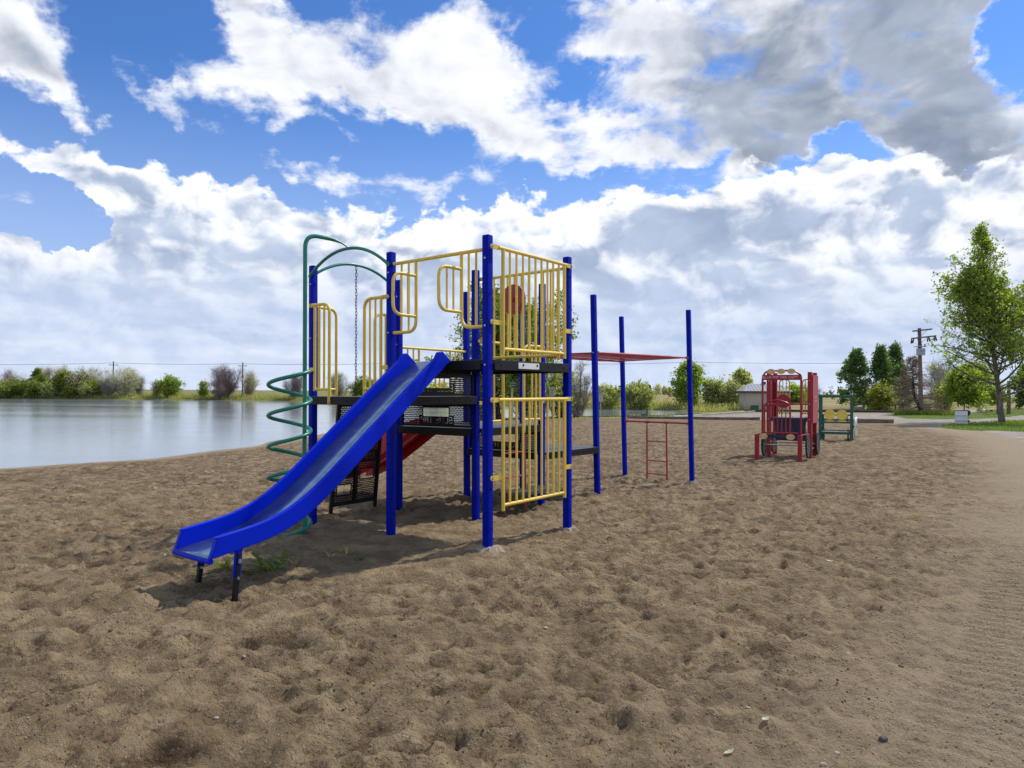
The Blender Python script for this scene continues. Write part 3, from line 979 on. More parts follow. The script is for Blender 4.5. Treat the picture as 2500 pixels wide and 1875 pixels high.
# ---------------------------------------------------------------- the climbing frame
def build_frame():
    root = thing('climbing_frame', 'big blue and yellow climbing frame with blue slide and green spiral climber', 'climbing frame')
    root.location = (CAM_Z * math.sin(ROLL), 0, 0)
    root.rotation_euler = (0, -ROLL, 0)
    V = Vector
    POST = {   # base x, y, top x, y, base z
        'F': (-.237, 6.96, -.240, 6.96, 0.0), 'R': (.630, 8.10, .632, 8.10, -.06), 'L': (-1.33, 7.82, -1.333, 7.82, -.04),
        'S': (-2.425, 8.66, -2.427, 8.66, -.05), 'B': (-.455, 8.97, -.460, 8.97, -.05), 'M': (-1.555, 9.78, -1.558, 9.78, -.06),
        'D': (.415, 10.11, .432, 10.11, -.07), 'C': (-.69, 10.93, -.705, 10.93, -.07), 'A': (1.352, 11.24, 1.290, 11.24, -.15),
        'E': (.18, 12.05, .175, 12.05, -.13), 'H': (3.375, 13.33, 3.315, 13.33, -.165), 'G': (2.305, 14.5, 2.235, 14.5, -.16)}
    TOP = 3.088
    P = {k: V((p[0], p[1], 0)) for k, p in POST.items()}
    PT = {k: V((p[2], p[3], 0)) for k, p in POST.items()}
    U = (P['L'] - P['F']).normalized()
    VV = (P['R'] - P['F']).normalized()

    def pp(k, z):
        p = POST[k]
        t = (z - p[4]) / (TOP - p[4])
        return V((p[0] + (p[2] - p[0]) * t, p[1] + (p[3] - p[1]) * t, z))

    # ---- posts: square tube with rounded edges, capped
    hs = 0.0385
    sq = []
    for cx, cy in ((1, 1), (-1, 1), (-1, -1), (1, -1)):
        for k in range(3):
            a = math.atan2(cy, cx) + (k - 1) * math.pi / 4
            sq.append((cx * (hs - 0.005) + 0.005 * math.cos(a), cy * (hs - 0.005) + 0.005 * math.sin(a)))
    bolt = MB()
    bolt.disc((0, 0, 0), (0, 0, 1), 0.0125, 0.010, 10, 0.0095)
    bolt_me = bolt.mesh('bolt', M['steel'])
    bolt_dark = MB()
    bolt_dark.disc((0, 0, 0), (0, 0, 1), 0.011, 0.012, 8, 0.008)
    bolt_dark_me = bolt_dark.mesh('bolt', M['blue'])

    def put_bolt(parent, p, n, me=None):
        o = link('bolt', me or bolt_me, parent, p)
        o.rotation_euler = V(n).to_track_quat('Z', 'Y').to_euler()
        return o

    ang = {k: math.atan2(VV.y, VV.x) for k in POST}
    for k in POST:
        mb = MB()
        zs = [POST[k][4] - 0.25, TOP - 0.012, TOP]
        sc = [1, 1, 0.90]
        vs, n = [], len(sq)
        ca, sa = math.cos(ang[k]), math.sin(ang[k])
        for z, s in zip(zs, sc):
            c = pp(k, z)
            vs += [V((c.x + (x * ca - y * sa) * s, c.y + (x * sa + y * ca) * s, z)) for x, y in sq]
        fs = [(i * n + j, i * n + (j + 1) % n, (i + 1) * n + (j + 1) % n, (i + 1) * n + j) for i in range(2) for j in range(n)]
        fs.append(tuple(2 * n + j for j in range(n)))
        mb.add(vs, fs)
        o = obj('post', mb, M['blue'], root, smooth=True)
        # through bolts on the faces that look outwards
        for z, big in ((2.86, 1), (2.20, 1), (1.815, 1), (1.42, 0), (0.98, 0), (0.60, 0), (0.22, 0), (2.52, 0)):
            c = pp(k, z)
            put_bolt(o, c - U * -(hs + 0.002) * 0 - VV * (hs + 0.003), -VV, bolt_me if big and k in 'FLSM' else bolt_dark_me)
            put_bolt(o, c - U * (hs + 0.003), -U, bolt_dark_me)
        if k in 'FRH':
            fb = MB()
            r = random.Random(ord(k))
            rad = {'F': 0.15, 'R': 0.13, 'H': 0.12}.get(k, 0.11)
            ring = []
            for j in range(22):
                a = 2 * math.pi * j / 22
                ring.append((math.cos(a) * rad * r.uniform(0.75, 1.15), math.sin(a) * rad * r.uniform(0.75, 1.15)))
            c = pp(k, POST[k][4])
            base = surf(c.x, c.y)
            top = base + {'F': 0.035, 'R': 0.03, 'H': 0.03}.get(k, 0.015)
            vs = [(c.x, c.y, top)] + [(c.x + x * 0.72, c.y + y * 0.72, top + r.uniform(-0.012, 0.010)) for x, y in ring] + [(c.x + x * 1.1, c.y + y * 1.1, base - 0.03) for x, y in ring]
            fs = [(0, 1 + j, 1 + (j + 1) % 22) for j in range(22)] + [(1 + j, 23 + j, 23 + (j + 1) % 22, 1 + (j + 1) % 22) for j in range(22)]
            fb.add(vs, fs)
            obj('concrete_footing', fb, M['concrete'], o, smooth=True)

    # ---- decks
    def deck(ks, z, name='deck'):
        c = [P[k] for k in ks]               # corner posts in order
        hp = hs + 0.008
        ex = 0.052
        poly = []
        for i in range(4):
            p, prv, nxt = c[i], c[i - 1], c[(i + 1) % 4]
            a, b = (prv - p).normalized(), (nxt - p).normalized()     # along the two edges meeting here
            poly += [p + a * hp - b * ex, p + a * hp + b * hp, p - a * ex + b * hp]
        mb = MB()
        mb.prism([q + V((0, 0, z - 0.012)) for q in poly], (0, 0, 0.012))
        top = obj(name, mb, M['deck_top'], root)
        for i in range(4):
            p, q = c[i], c[(i + 1) % 4]
            d = (q - p).normalized()
            nrm = V((d.y, -d.x, 0))
            mid = (p + q) / 2
            if (mid - sum(c, V()) / 4).dot(nrm) < 0:
                nrm = -nrm
            eb = MB()
            L = (q - p).length / 2 - hp
            eb.box(mid + nrm * (ex - 0.004) + V((0, 0, z - 0.050)), d * L, nrm * 0.005, V((0, 0, 0.048)))
            e = obj('deck_edge', eb, M['black'], top, bevel=0.003)
            for t in (0.08, 0.3, 0.5, 0.7, 0.92):
                put_bolt(e, p + d * (hp + t * 2 * L) + nrm * (ex + 0.002) + V((0, 0, z - 0.048)), nrm, bolt_black)
        for t in (0.33, 0.66):
            rb = MB()
            a = c[0].lerp(c[1], t)
            b = c[3].lerp(c[2], t)
            rb.box((a + b) / 2 + V((0, 0, z - 0.045)), (b - a) / 2 * 0.96, (c[1] - c[0]).normalized() * 0.02, V((0, 0, 0.030)))
            obj('deck_joist', rb, M['black'], top)
        return top

    bb = MB()
    bb.disc((0, 0, 0), (0, 0, 1), 0.015, 0.008, 10, 0.011)
    bolt_black = bb.mesh('bolt', M['black'])
    Z1, Z2, Z3, Z4 = 1.865, 1.495, 1.085, 0.685
    d1 = deck('FRBL', Z1)
    deck('LBMS', Z2)
    deck('BDCM', Z3)
    deck('DAEC', Z4)
    # white maker's plate, blank and weathered, on the upper deck edge
    mb = MB()
    a, b = P['F'].lerp(P['R'], 0.30), P['F'].lerp(P['R'], 0.555)
    out = -U
    mb.box((a + b) / 2 + out * 0.056 + V((0, 0, Z1 - 0.047)), (b - a) / 2, out * 0.003, V((0, 0, 0.031)))
    pl = obj('maker_plate', mb, M['white'], d1)
    for t in (0.22, 0.9):
        put_bolt(pl, a.lerp(b, t) + out * 0.060 + V((0, 0, Z1 - 0.040)), out, bolt_black)
    # step below the ladder
    a, b = P['B'], P['D']
    d = (b - a).normalized()
    out = V((d.y, -d.x, 0))
    L = (b - a).length
    poly = [a + d * L * t + out * o + V((0, 0, 0.175)) for t, o in ((0.34, -0.02), (0.36, 0.10), (0.52, 0.27), (0.86, 0.27), (1.0, 0.12), (1.0, 0.03), (0.96, -0.02))]
    mb = MB()
    mb.prism(poly, (0, 0, 0.055))
    obj('step', mb, M['deck_top'], root, bevel=0.006)

    # ---- edge frames
    class Edge:
        def __init__(self, a, b, away):
            self.a, self.b = P[a], P[b]
            self.d = self.b - self.a
            self.L = self.d.length
            self.u = self.d.normalized()
            n = V((self.u.y, -self.u.x, 0))
            self.n = n if n.dot((self.a + self.b) / 2 - P[away]) > 0 else -n

        def p(self, t, z, o=0.0):
            return self.a + self.d * t + self.n * o + V((0, 0, z))

    BAR, RAIL, STILE = 0.0125, 0.0185, 0.0195

    def flat_rail(e, t0, t1, z, o, r, parent, name='rail', mat='yellow'):
        """tube with flattened bolted ends"""
        mb = MB()
        s = 0.10 / e.L
        mb.tube([e.p(t0 + s * 1.0, z, o), e.p(t0 + s * 1.3, z, o), e.p(t1 - s * 1.3, z, o), e.p(t1 - s * 1.0, z, o)], [r * 0.9, r, r, r * 0.9], 12)
        for t, sg in ((t0, 1), (t1, -1)):
            mb.box(e.p(t + sg * s * 0.5, z, o - 0.004), e.u * 0.055, e.n * 0.0055, V((0, 0, r * 1.25)))
            mb.disc(e.p(t, z, o - 0.004), e.n, r * 1.25, 0.011, 16)
        x = obj(name, mb, M[mat], parent, smooth=True)
        for t in (t0, t1):
            put_bolt(x, e.p(t, z, o + 0.006), e.n)
        return x

    def one_tube(pts, r, parent, name, mat='yellow', n=10):
        mb = MB()
        mb.tube(pts, r, n)
        return obj(name, mb, M[mat], parent, smooth=True)

    def bracket(e, t_post, t_bar, z, o, parent):
        mb = MB()
        m = (t_post + t_bar) / 2
        mb.box(e.p(m, z, o - 0.004), e.u * abs(t_bar - t_post) * e.L / 2, e.n * 0.0045, V((0, 0, 0.024)))
        mb.disc(e.p(t_post, z, o - 0.004), e.n, 0.024, 0.009, 14)
        x = obj('bracket', mb, M['yellow'], parent, smooth=True)
        put_bolt(x, e.p(t_post, z, o + 0.005), e.n)

    def guard_panel(e, zt, zb, z_br):
        o = hs + 0.020
        g = flat_rail(e, 0.0, 1.0, zt, o, RAIL, root, 'guard_panel')
        ta, tb = 0.118, 0.897
        for t in (ta, tb):
            one_tube([e.p(t, zt - 0.01, o), e.p(t, zb - 0.055, o)], STILE, g, 'stile')
        for i in range(1, 10):
            t = ta + (tb - ta) * i / 10
            one_tube([e.p(t, zt - 0.01, o), e.p(t, zb, o)], BAR, g, 'bar', n=8)
        one_tube([e.p(ta, zb, o), e.p(tb, zb, o)], RAIL * 0.95, g, 'lower_rail')
        bracket(e, 0.0, ta, z_br, o, g)
        bracket(e, 1.0, tb, z_br, o, g)
        return g

    FR, RB, FL = Edge('F', 'R', 'L'), Edge('R', 'B', 'F'), Edge('F', 'L', 'R')
    LS, SM, BD, MC = Edge('L', 'S', 'B'), Edge('S', 'M', 'L'), Edge('B', 'D', 'M'), Edge('M', 'C', 'B')
    guard_panel(FR, 2.975, 1.975, 2.235)
    g_back = guard_panel(RB, 2.975, 1.975, 2.22)
    guard_panel(FR, 1.470, 0.425, 0.705)
    # red disc on the back panel
    mb = MB()
    c = RB.p(0.555, 2.665, -0.02)
    mb.disc(c, RB.n, 0.182, 0.022, 40)
    mb.disc(c - RB.n * 0.013, RB.n, 0.150, 0.012, 40)
    mb.disc(c - RB.n * 0.024, RB.n, 0.030, 0.03, 16)
    obj('play_disc', mb, M['red'], root, smooth=True)

    def slide_gate(e, zt, zb, l0, l1, tl=0.28, tr=0.75, reach=0.33):
        o = 0.0
        s = (hs + 0.002) / e.L
        g = one_tube([e.p(s, zt, o), e.p(1 - s, zt, o)], RAIL, root, 'slide_gate')
        for side, tt in ((0, tl), (1, tr)):
            end = s if side == 0 else 1 - s
            one_tube(arc_pts([e.p(tt, zt, o), e.p(tt, zb, o), e.p(end, zb, o)], 0.13, 7), STILE * 0.92, g, 'stile')
            for f in (0.36, 0.68):
                t = end + (tt - end) * f
                one_tube([e.p(t, zt, o), e.p(t, zb + (0.0 if f < 0.5 else 0.004), o)], BAR, g, 'bar', n=8)
            one_tube(arc_pts([e.p(tt, l1, o), e.p(tt, l1, reach), e.p(tt, l0, reach), e.p(tt, l0, o)], 0.12, 7), STILE * 0.85, g, 'hand_loop')
            for q in (0.12, 0.215):
                one_tube([e.p(tt, l1, q), e.p(tt, l0, q)], BAR * 0.9, g, 'bar', n=8)
        return g

    slide_gate(FL, 2.955, 2.195, 2.355, 2.79, 0.25, 0.72)
    slide_gate(MC, 2.165, 1.42, 1.60, 2.0, 0.27, 0.73, 0.3)

    def gate_pair(e, zd, width=0.275):
        """two curved barriers leaving a gap in the middle, feet bolted to the deck edge"""
        o = hs + 0.016
        zt, zb = zd + 1.10, zd + 0.085
        for side in (0, 1):
            f = (lambda t: t) if side == 0 else (lambda t: 1 - t)
            g = bpy.data.objects.new('gate', None)
            col.objects.link(g)
            g.parent = root
            one_tube(arc_pts([e.p(f(0.04), zt, o), e.p(f(width), zt, o), e.p(f(width), zd + 0.03, o), e.p(f(width), zd - 0.02, o + 0.006)], 0.12, 8), STILE * 0.95, g, 'rail')
            mb = MB()
            mb.box(e.p(f(width), zd - 0.045, o + 0.005), e.u * 0.020, e.n * 0.006, V((0, 0, 0.045)))
            mb.disc(e.p(f(width), zd - 0.088, o + 0.005), e.n, 0.020, 0.012, 14)
            ft = obj('foot', mb, M['yellow'], g, smooth=True)
            put_bolt(ft, e.p(f(width), zd - 0.065, o + 0.013), e.n)
            mb = MB()
            mb.box(e.p(f(0.045), zt, o - 0.004), e.u * 0.055, e.n * 0.0055, V((0, 0, 0.023)))
            mb.disc(e.p(f(0.005), zt, o - 0.004), e.n, 0.023, 0.011, 14)
            fl = obj('bracket', mb, M['yellow'], g, smooth=True)
            put_bolt(fl, e.p(f(0.005), zt, o + 0.004), e.n)
            one_tube([e.p(f(0.075), zt, o), e.p(f(0.075), zb - 0.02, o)], STILE * 0.85, g, 'stile')
            for t in (0.142, 0.208):
                one_tube([e.p(f(t), zt, o), e.p(f(t), zb, o)], BAR, g, 'bar', n=8)
            one_tube([e.p(f(0.075), zb, o), e.p(f(width), zb, o)], BAR * 1.35, g, 'lower_rail')
            mb = MB()
            mb.box(e.p(f(0.036), zt - 0.775, o - 0.004), e.u * 0.05, e.n * 0.0045, V((0, 0, 0.022)))
            bk = obj('bracket', mb, M['yellow'], g)
            put_bolt(bk, e.p(f(0.005), zt - 0.775, o + 0.003), e.n)

    gate_pair(LS, Z2)
    gate_pair(SM, Z2)
    gate_pair(BD, Z3, 0.34)

    # ---- green arches, chain
    def arch(e, z0, z1):
        o = hs + 0.016
        pts = []
        for i in range(25):
            t = i / 24
            q = 2 * t - 1
            pts.append(e.p(t, z0 + (z1 - z0) * (1 - abs(q) ** 2.1), o))
        g = one_tube(pts, 0.0185, root, 'arch', 'green', 12)
        for t in (0, 1):
            mb = MB()
            mb.disc(e.p(t, z0, o - 0.004), e.n, 0.026, 0.012, 14)
            fl = obj('flange', mb, M['green'], g)
            put_bolt(fl, e.p(t, z0, o + 0.004), e.n)
        return e.p(0.5, z1, o)

    top1 = arch(LS, 2.955, 3.205)
    top2 = arch(SM, 2.955, 3.205)
    mb = MB()
    ring = [V((0.011 * math.cos(a) * (1.0), 0, 0.011 * math.sin(a) + (0.014 if math.sin(a) > 0 else -0.014))) for a in [2 * math.pi * i / 12 for i in range(12)]]
    mb.tube(ring, 0.0042, 5, closed=True)
    link_me = mb.mesh('chain_link', M['black'], True)
    ch = bpy.data.objects.new('climbing_chain', None)
    col.objects.link(ch)
    ch.parent = root
    zc, i = top2.z - 0.045, 0
    while zc > Z2 - 0.55:
        l = link('chain_link', link_me, ch, (top2.x + 0.002 * math.sin(i), top2.y, zc), (0, 0, (i % 2) * math.pi / 2 + 0.5))
        zc -= 0.042
        i += 1

    # ---- spiral climber
    sp = bpy.data.objects.new('spiral_climber', None)
    col.objects.link(sp)
    sp.parent = root
    pole = V((-2.293, 7.86, 0))
    zt = 3.30
    end = top1 + V((0, 0, 0.025))
    to = V((end.x - pole.x, end.y - pole.y, 0))
    pts = arc_pts([V((pole.x, pole.y, -0.2)), V((pole.x, pole.y, zt)), V((pole.x, pole.y, zt - 0.01)) + to * 0.62], 0.24, 12)
    mb = MB()
    rr = [0.0235] * (len(pts)) + [0.010, 0.008]
    mb.tube(pts + [V((pole.x, pole.y, zt - 0.035)) + to * 0.85, V((end.x, end.y, end.z))], rr, 14)
    obj('pole', mb, M['green'], sp, smooth=True)
    axis = V((-2.472, 7.90, 0))
    r0, pitch, z0 = 0.226, 0.342, 1.775
    brk = LS.p(0.985, 1.79, 0.05)
    pts = [brk, V((pole.x - 0.0, pole.y + 0.10, 1.775))]
    n = 132
    turns = 5.33
    for i in range(n + 1):
        a = -0.15 - 2 * math.pi * turns * i / n       # clockwise seen from above
        pts.append(V((axis.x + r0 * math.cos(a), axis.y + r0 * math.sin(a), z0 - pitch * (turns * i / n))))
    mb = MB()
    mb.tube(pts[2:], 0.0220, 10)
    coil = obj('coil', mb, M['green'], sp, smooth=True)
    mb = MB()
    mb.tube([brk, brk.lerp(pts[2], 0.5) + V((0, 0, 0.01)), pts[2], pts[3]], [0.014, 0.022, 0.022, 0.022], 10)
    obj('coil_arm', mb, M['green'], coil, smooth=True)

    # ---- blue slide
    sl_ = bpy.data.objects.new('slide', None)
    col.objects.link(sl_)
    sl_.parent = root
    mid = P['F'].lerp(P['L'], 0.50)
    out = FL.n
    prof = [(0.02, 1.868), (0.075, 1.862), (0.14, 1.825), (0.22, 1.760)]
    s, z = 0.22, 1.760
    while s < 2.60:
        sl = 0.80 - (0.80 - 0.14) * float(sstep(1.38, 2.30, s))
        s += 0.06
        z -= 0.06 * sl
        prof.append((s, z))
    dz = prof[-1][1] - 0.335
    prof = [(a, b - dz * float(sstep(0.2, 2.4, a))) for a, b in prof]
    W2 = 0.232

    def raise_at(s):
        return 0.048 * float(sstep(0.1, 0.5, s)) * (1 - float(sstep(1.55, 2.4, s)))
    prof = [(a, b + raise_at(a) / 0.77) for a, b in prof]

    def sp_pt(s, z, w):
        return mid + out * s + FL.u * w + V((0, 0, z))

    def ribbon(name, mat, f0, f1, smooth=True, thick=None):
        mb = MB()
        vs = []
        for s, z in prof:
            vs += [f0(s, z), f1(s, z)]
        mb.add(vs, [(2 * i, 2 * i + 1, 2 * i + 3, 2 * i + 2) for i in range(len(prof) - 1)])
        o = obj(name, mb, mat, sl_, smooth=smooth)
        if thick:
            m_ = o.modifiers.new('thickness', 'SOLIDIFY')
            m_.thickness = thick
            m_.offset = 0
        return o

    ribbon('slide_bed', M['bed'], lambda s, z: sp_pt(s, z, -W2 - 0.004), lambda s, z: sp_pt(s, z, W2 + 0.004), thick=0.008)
    # side walls: boxed section following the chute, mitred ends
    def norm_at(i):
        a, b = prof[max(i - 1, 0)], prof[min(i + 1, len(prof) - 1)]
        d = V((b[0] - a[0], b[1] - a[1])).normalized()
        return V((-d.y, d.x)) if -d.y * 0 + d.x > 0 else V((d.y, -d.x))
    for sg in (-1, 1):
        mb = MB()
        vs = []
        pr = prof[1:]
        m = len(pr)
        for i, (s, z) in enumerate(pr):
            nn = norm_at(i + 1)
            rs_ = raise_at(s)
            hi, lo = 0.140 - rs_, -0.004 - rs_
            if i == m - 1:
                top_p = (s - 0.055, z + hi)
            elif i == 0:
                top_p = (s + 0.12, z + 0.09)
            elif i == 1:
                top_p = (s + 0.11, z + 0.115)
            else:
                top_p = (s + nn.x * hi, z + nn.y * hi)
            bot_p = (s + nn.x * lo, z + nn.y * lo)
            for (q, w) in ((top_p, W2), (top_p, W2 + 0.046), (bot_p, W2 + 0.046), (bot_p, W2)):
                vs.append(sp_pt(q[0], q[1], w * sg))
        fs = [(4 * i + j, 4 * i + (j + 1) % 4, 4 * i + 4 + (j + 1) % 4, 4 * i + 4 + j) for i in range(m - 1) for j in range(4)]
        fs += [(0, 1, 2, 3), tuple(4 * (m - 1) + j for j in range(4))]
        mb.add(vs, fs)
        obj('side_wall', mb, M['slide_blue'], sl_, smooth=True, bevel=0.006)
    s1, z1 = prof[-1]
    mb = MB()
    mb.tube([sp_pt(s1 - 0.01, z1 - 0.022, -W2 - 0.035), sp_pt(s1 - 0.01, z1 - 0.022, W2 + 0.035)], 0.021, 12)
    obj('end_lip', mb, M['slide_blue'], sl_, smooth=True)
    for sg in (-1, 1):
        s0_, z0_ = min(prof, key=lambda q: abs(q[0] - 2.36))
        a = sp_pt(s0_, z0_ - 0.03, sg * (W2 + 0.02))
        b = sp_pt(s0_ + 0.07, -0.20, sg * (W2 + 0.05))
        mb = MB()
        mb.bar(a, b, 0.042, 0.034, FL.u)
        lg = obj('leg', mb, M['black'], sl_, bevel=0.006)
        mb = MB()
        mb.bar(a + V((0, 0, 0.06)), a.lerp(b, 0.33), 0.058, 0.012, out)
        cl = obj('clamp', mb, M['slide_blue'], lg)
        for t in (0.10, 0.34):
            put_bolt(lg, a.lerp(b, t) + FL.u * sg * 0.026, FL.u * sg, bolt_me)
        put_bolt(lg, a.lerp(b, 0.12) - FL.u * 0.026, -FL.u, bolt_me)
        put_bolt(lg, a.lerp(b, 0.34) - FL.u * 0.026, -FL.u, bolt_me)

    # ---- red slide on the far side
    rs = bpy.data.objects.new('red_slide', None)
    col.objects.link(rs)
    rs.parent = root
    mid2, o2, u2 = P['M'].lerp(P['C'], 0.5), MC.n, MC.u
    kn = np.array([(0.05, 1.09), (0.2, 1.03), (0.61, 0.77), (1.12, 0.46), (1.5, 0.32), (1.9, 0.27)])
    pr2 = []
    for i in range(26):
        s = 0.05 + i / 25 * 1.72
        z = sum(float(np.interp(s + q, kn[:, 0], kn[:, 1])) for q in (-0.12, -0.06, 0, 0.06, 0.12)) / 5
        pr2.append((s, z))
    for nm, w0, w1, h0, h1 in (('slide_bed', -0.22, 0.22, 0, 0), ('side_wall', -0.22, -0.29, 0, 0.20), ('side_wall', 0.22, 0.29, 0, 0.20)):
        mb = MB()
        vs = []
        for s, z in pr2:
            if nm == 'slide_bed':
                for w in np.linspace(-1, 1, 7):
                    vs.append(mid2 + o2 * s + u2 * (w * 0.24) + V((0, 0, z + 0.05 * w * w)))
            else:
                sg = 1 if w0 > 0 else -1
                tall = 0.09 + 0.17 * float(sstep(0.1, 0.7, s))
                for (w, h) in ((0.235, 0.045), (0.27, tall * .6), (0.28, tall), (0.315, tall + 0.005), (0.31, -0.04), (0.25, -0.11)):
                    vs.append(mid2 + o2 * s + u2 * (w * sg) + V((0, 0, z + h)))
        k = 7 if nm == 'slide_bed' else 6
        m = len(pr2)
        fs = [(k * i + j, k * i + j + 1, k * i + k + j + 1, k * i + k + j) for i in range(m - 1) for j in range(k - 1)]
        if k == 6:
            fs += [(k * i + 5, k * i, k * i + k, k * i + k + 5) for i in range(m - 1)]
            fs += [tuple(range(6)), tuple(k * (m - 1) + j for j in range(6))]
        mb.add(vs, fs)
        o = obj(nm, mb, M['red_plastic'], rs, smooth=True)
        if k == 7:
            m_ = o.modifiers.new('thickness', 'SOLIDIFY')
            m_.thickness = 0.04
            m_.offset = -1
    # ---- perforated riser panels with dotted lettering (read from the steps, so mirrored from here)
    FONT = {'B': '11110100011000111110100011000111110', 'L': '10000100001000010000100001000011111', 'U': '10001100011000110001100011000101110',
            'E': '11111100001000011110100001000011111', 'I': '00100001000010000100001000010000100', 'M': '10001110111010110101100011000110001',
            'P': '11110100011000111110100001000010000'}

    def perforated(name, pt, w, h, parent, cell, lines, window=None, band=None, mirror=False, border=5):
        """sheet of small square holes staggered row by row; pt(x, y) -> place"""
        nx, ny = int(w / cell), int(h / cell)
        solid = np.ones((ny, nx), bool)
        for j in range(border, ny - border - 1):
            r_, ph = divmod(j - border, 4)
            if ph >= 2:
                continue
            off = 2 * (r_ % 2)
            for i in range(border + off, nx - border - 1, 4):
                solid[j, i:i + 2] = False
        if band:
            for (i0, j0, i1, j1) in band:
                solid[max(j0, 0):j1, max(i0, 0):i1] = True
        for (txt, i0, j0, pit) in lines:
            x = i0
            for chx in txt:
                if chx != ' ':
                    bits = FONT[chx]
                    for rr_ in range(7):
                        for cc in range(5):
                            if bits[rr_ * 5 + cc] == '1':
                                ii = x + cc * pit
                                jj = j0 + (6 - rr_) * pit
                                if 0 <= ii < nx and 0 <= jj < ny:
                                    solid[jj, ii] = False
                x += 6 * pit if chx != ' ' else 4 * pit
        if window:
            for (i0, j0, i1, j1) in window:
                solid[j0 - 3:j1 + 3, i0 - 3:i1 + 3] = True
                solid[j0:j1, i0:i1] = False
        if mirror:
            solid = solid[:, ::-1]
        mb = MB()
        j = 0
        vs, fs = [], []
        vid = {}

        def vert(i, j):
            if (i, j) not in vid:
                vid[(i, j)] = len(vs)
                vs.append(pt(i / nx * w, j / ny * h))
            return vid[(i, j)]
        while j < ny:
            j2 = j + 1
            while j2 < ny and (solid[j2] == solid[j]).all():
                j2 += 1
            row = solid[j]
            i = 0
            while i < nx:
                if row[i]:
                    i2 = i
                    while i2 < nx and row[i2]:
                        i2 += 1
                    fs.append((vert(i, j), vert(i2, j), vert(i2, j2), vert(i, j2)))
                    i = i2
                else:
                    i += 1
            j = j2
        mb.add(vs, fs)
        return obj(name, mb, M['black'], parent)

    cell = 0.0062

    def riser(e, z0, z1, flip):
        w = e.L - 2 * hs - 0.06
        h = z1 - z0
        t0 = (hs + 0.03) / e.L
        nx, ny = int(w / cell), int(h / cell)
        cx = nx // 2
        txt_w = 7 * 12 + 8
        j_txt = 5
        p = perforated('riser_panel', lambda x, y: e.p(t0 + x / e.L, z0 + y, 0.0), w, h, root, cell,
                       [('BLUE IMP', cx - txt_w // 2, j_txt + 3, 2)],
                       window=[(cx - 36, ny - 27, cx + 36, ny - 9)], band=[(cx - txt_w // 2 - 5, j_txt, cx + txt_w // 2 + 3, j_txt + 20)], mirror=flip)
        for t in (t0, 1 - t0):
            mb = MB()
            mb.box(e.p(t, (z0 + z1) / 2, 0), e.u * 0.012, e.n * 0.012, V((0, 0, h / 2)))
            obj('frame_bar', mb, M['black'], p)

    LB, MB_, CD = Edge('L', 'B', 'F'), Edge('M', 'B', 'L'), Edge('C', 'D', 'B')
    # seen from the near side left end is L, M, C; the words face the other way
    riser(LB, Z2 + 0.005, Z1 - 0.10, True)
    riser(MB_, Z3 + 0.005, Z2 - 0.10, True)
    riser(CD, Z4 + 0.005, Z3 - 0.10, True)

    # ---- perforated climbing panel under the chain
    e = SM
    cp = bpy.data.objects.new('climbing_panel', None)
    col.objects.link(cp)
    cp.parent = root
    ta, tb = 0.305, 0.825
    top_o, bot_o = 0.05, 0.20
    zt_, zb_ = Z2 - 0.10, 0.10
    w = (tb - ta) * e.L / 2 - 0.03
    h = zt_ - zb_
    ny = int(h / cell)
    nx = int(w / cell)

    def cpt(t, zz):
        f = (zt_ - zz) / (zt_ - zb_)
        return e.p(t, zz, top_o + (bot_o - top_o) * f)
    for i, (tl, rowk) in enumerate(((ta, 0), ((ta + tb) / 2, 1))):
        lo = 0.0 if i == 0 else 0.0
        jw = 18 if i == 0 else 48
        win = [(10, jw, nx - 10, jw + 20), (10, jw + 105, nx - 10, min(jw + 125, ny - 12))]
        lines = [('BLUE', max(3, nx // 2 - 24), jw + 62, 2), ('IMP', max(3, nx // 2 - 18), jw + 42, 2)]
        band = [(2, jw + 36, nx - 2, jw + 80)]
        perforated('perforated_sheet', lambda x, y, tl=tl: cpt(tl + (x + 0.015) / e.L, zb_ + y), w, h, cp, cell, lines, window=win, band=band, mirror=True, border=4)
    for t in (ta, tb):
        mb = MB()
        mb.bar(cpt(t, zt_ + 0.02), cpt(t, -0.25), 0.040, 0.040, e.u)
        obj('leg', mb, M['black'], cp, bevel=0.005)
    mb = MB()
    mb.bar(cpt((ta + tb) / 2, zt_), cpt((ta + tb) / 2, zb_ - 0.02), 0.055, 0.03, e.u)
    obj('centre_bar', mb, M['black'], cp)
    for zz in (zb_ - 0.015, zt_):
        mb = MB()
        mb.bar(cpt(ta, zz), cpt(tb, zz), 0.03, 0.03, e.n)
        obj('cross_bar', mb, M['black'], cp)

    # ---- red ladder up to the middle deck
    def ladder(a, b, za, zb_l, zs, parent, r=0.0165, name='ladder', rr=0.012):
        g = bpy.data.objects.new(name, None)
        col.objects.link(g)
        g.parent = parent
        for p, q in ((a[0], a[1]), (b[0], b[1])):
            mb = MB()
            p, q = V(p), V(q)
            p.z, q.z = za, zb_l
            mb.tube([p, p.lerp(q, 0.04), p.lerp(q, 0.09), p.lerp(q, 0.11), q], [r * 0.7, r * 0.85, r * 0.9, r, r], 10)
            obj('side_rail', mb, M['red'], g, smooth=True)
        for z in zs:
            t = (z - za) / (zb_l - za)
            p = V(a[0]).lerp(V(a[1]), t)
            q = V(b[0]).lerp(V(b[1]), t)
            p.z = q.z = z
            one_tube([p, q], rr, g, 'rung', 'red', 8)
        return g
    e = BD
    o = hs + 0.02
    ladder((e.p(0.34, 0, o), e.p(0.34, 0, o + 0.03)), (e.p(0.66, 0, o), e.p(0.66, 0, o + 0.03)), Z3 - 0.06, -0.3, (0.74, 0.42, 0.05), root)

    # ---- monkey bars
    mk = bpy.data.objects.new('monkey_bars', None)
    col.objects.link(mk)
    mk.parent = root
    z0, z1 = 2.17, 2.185
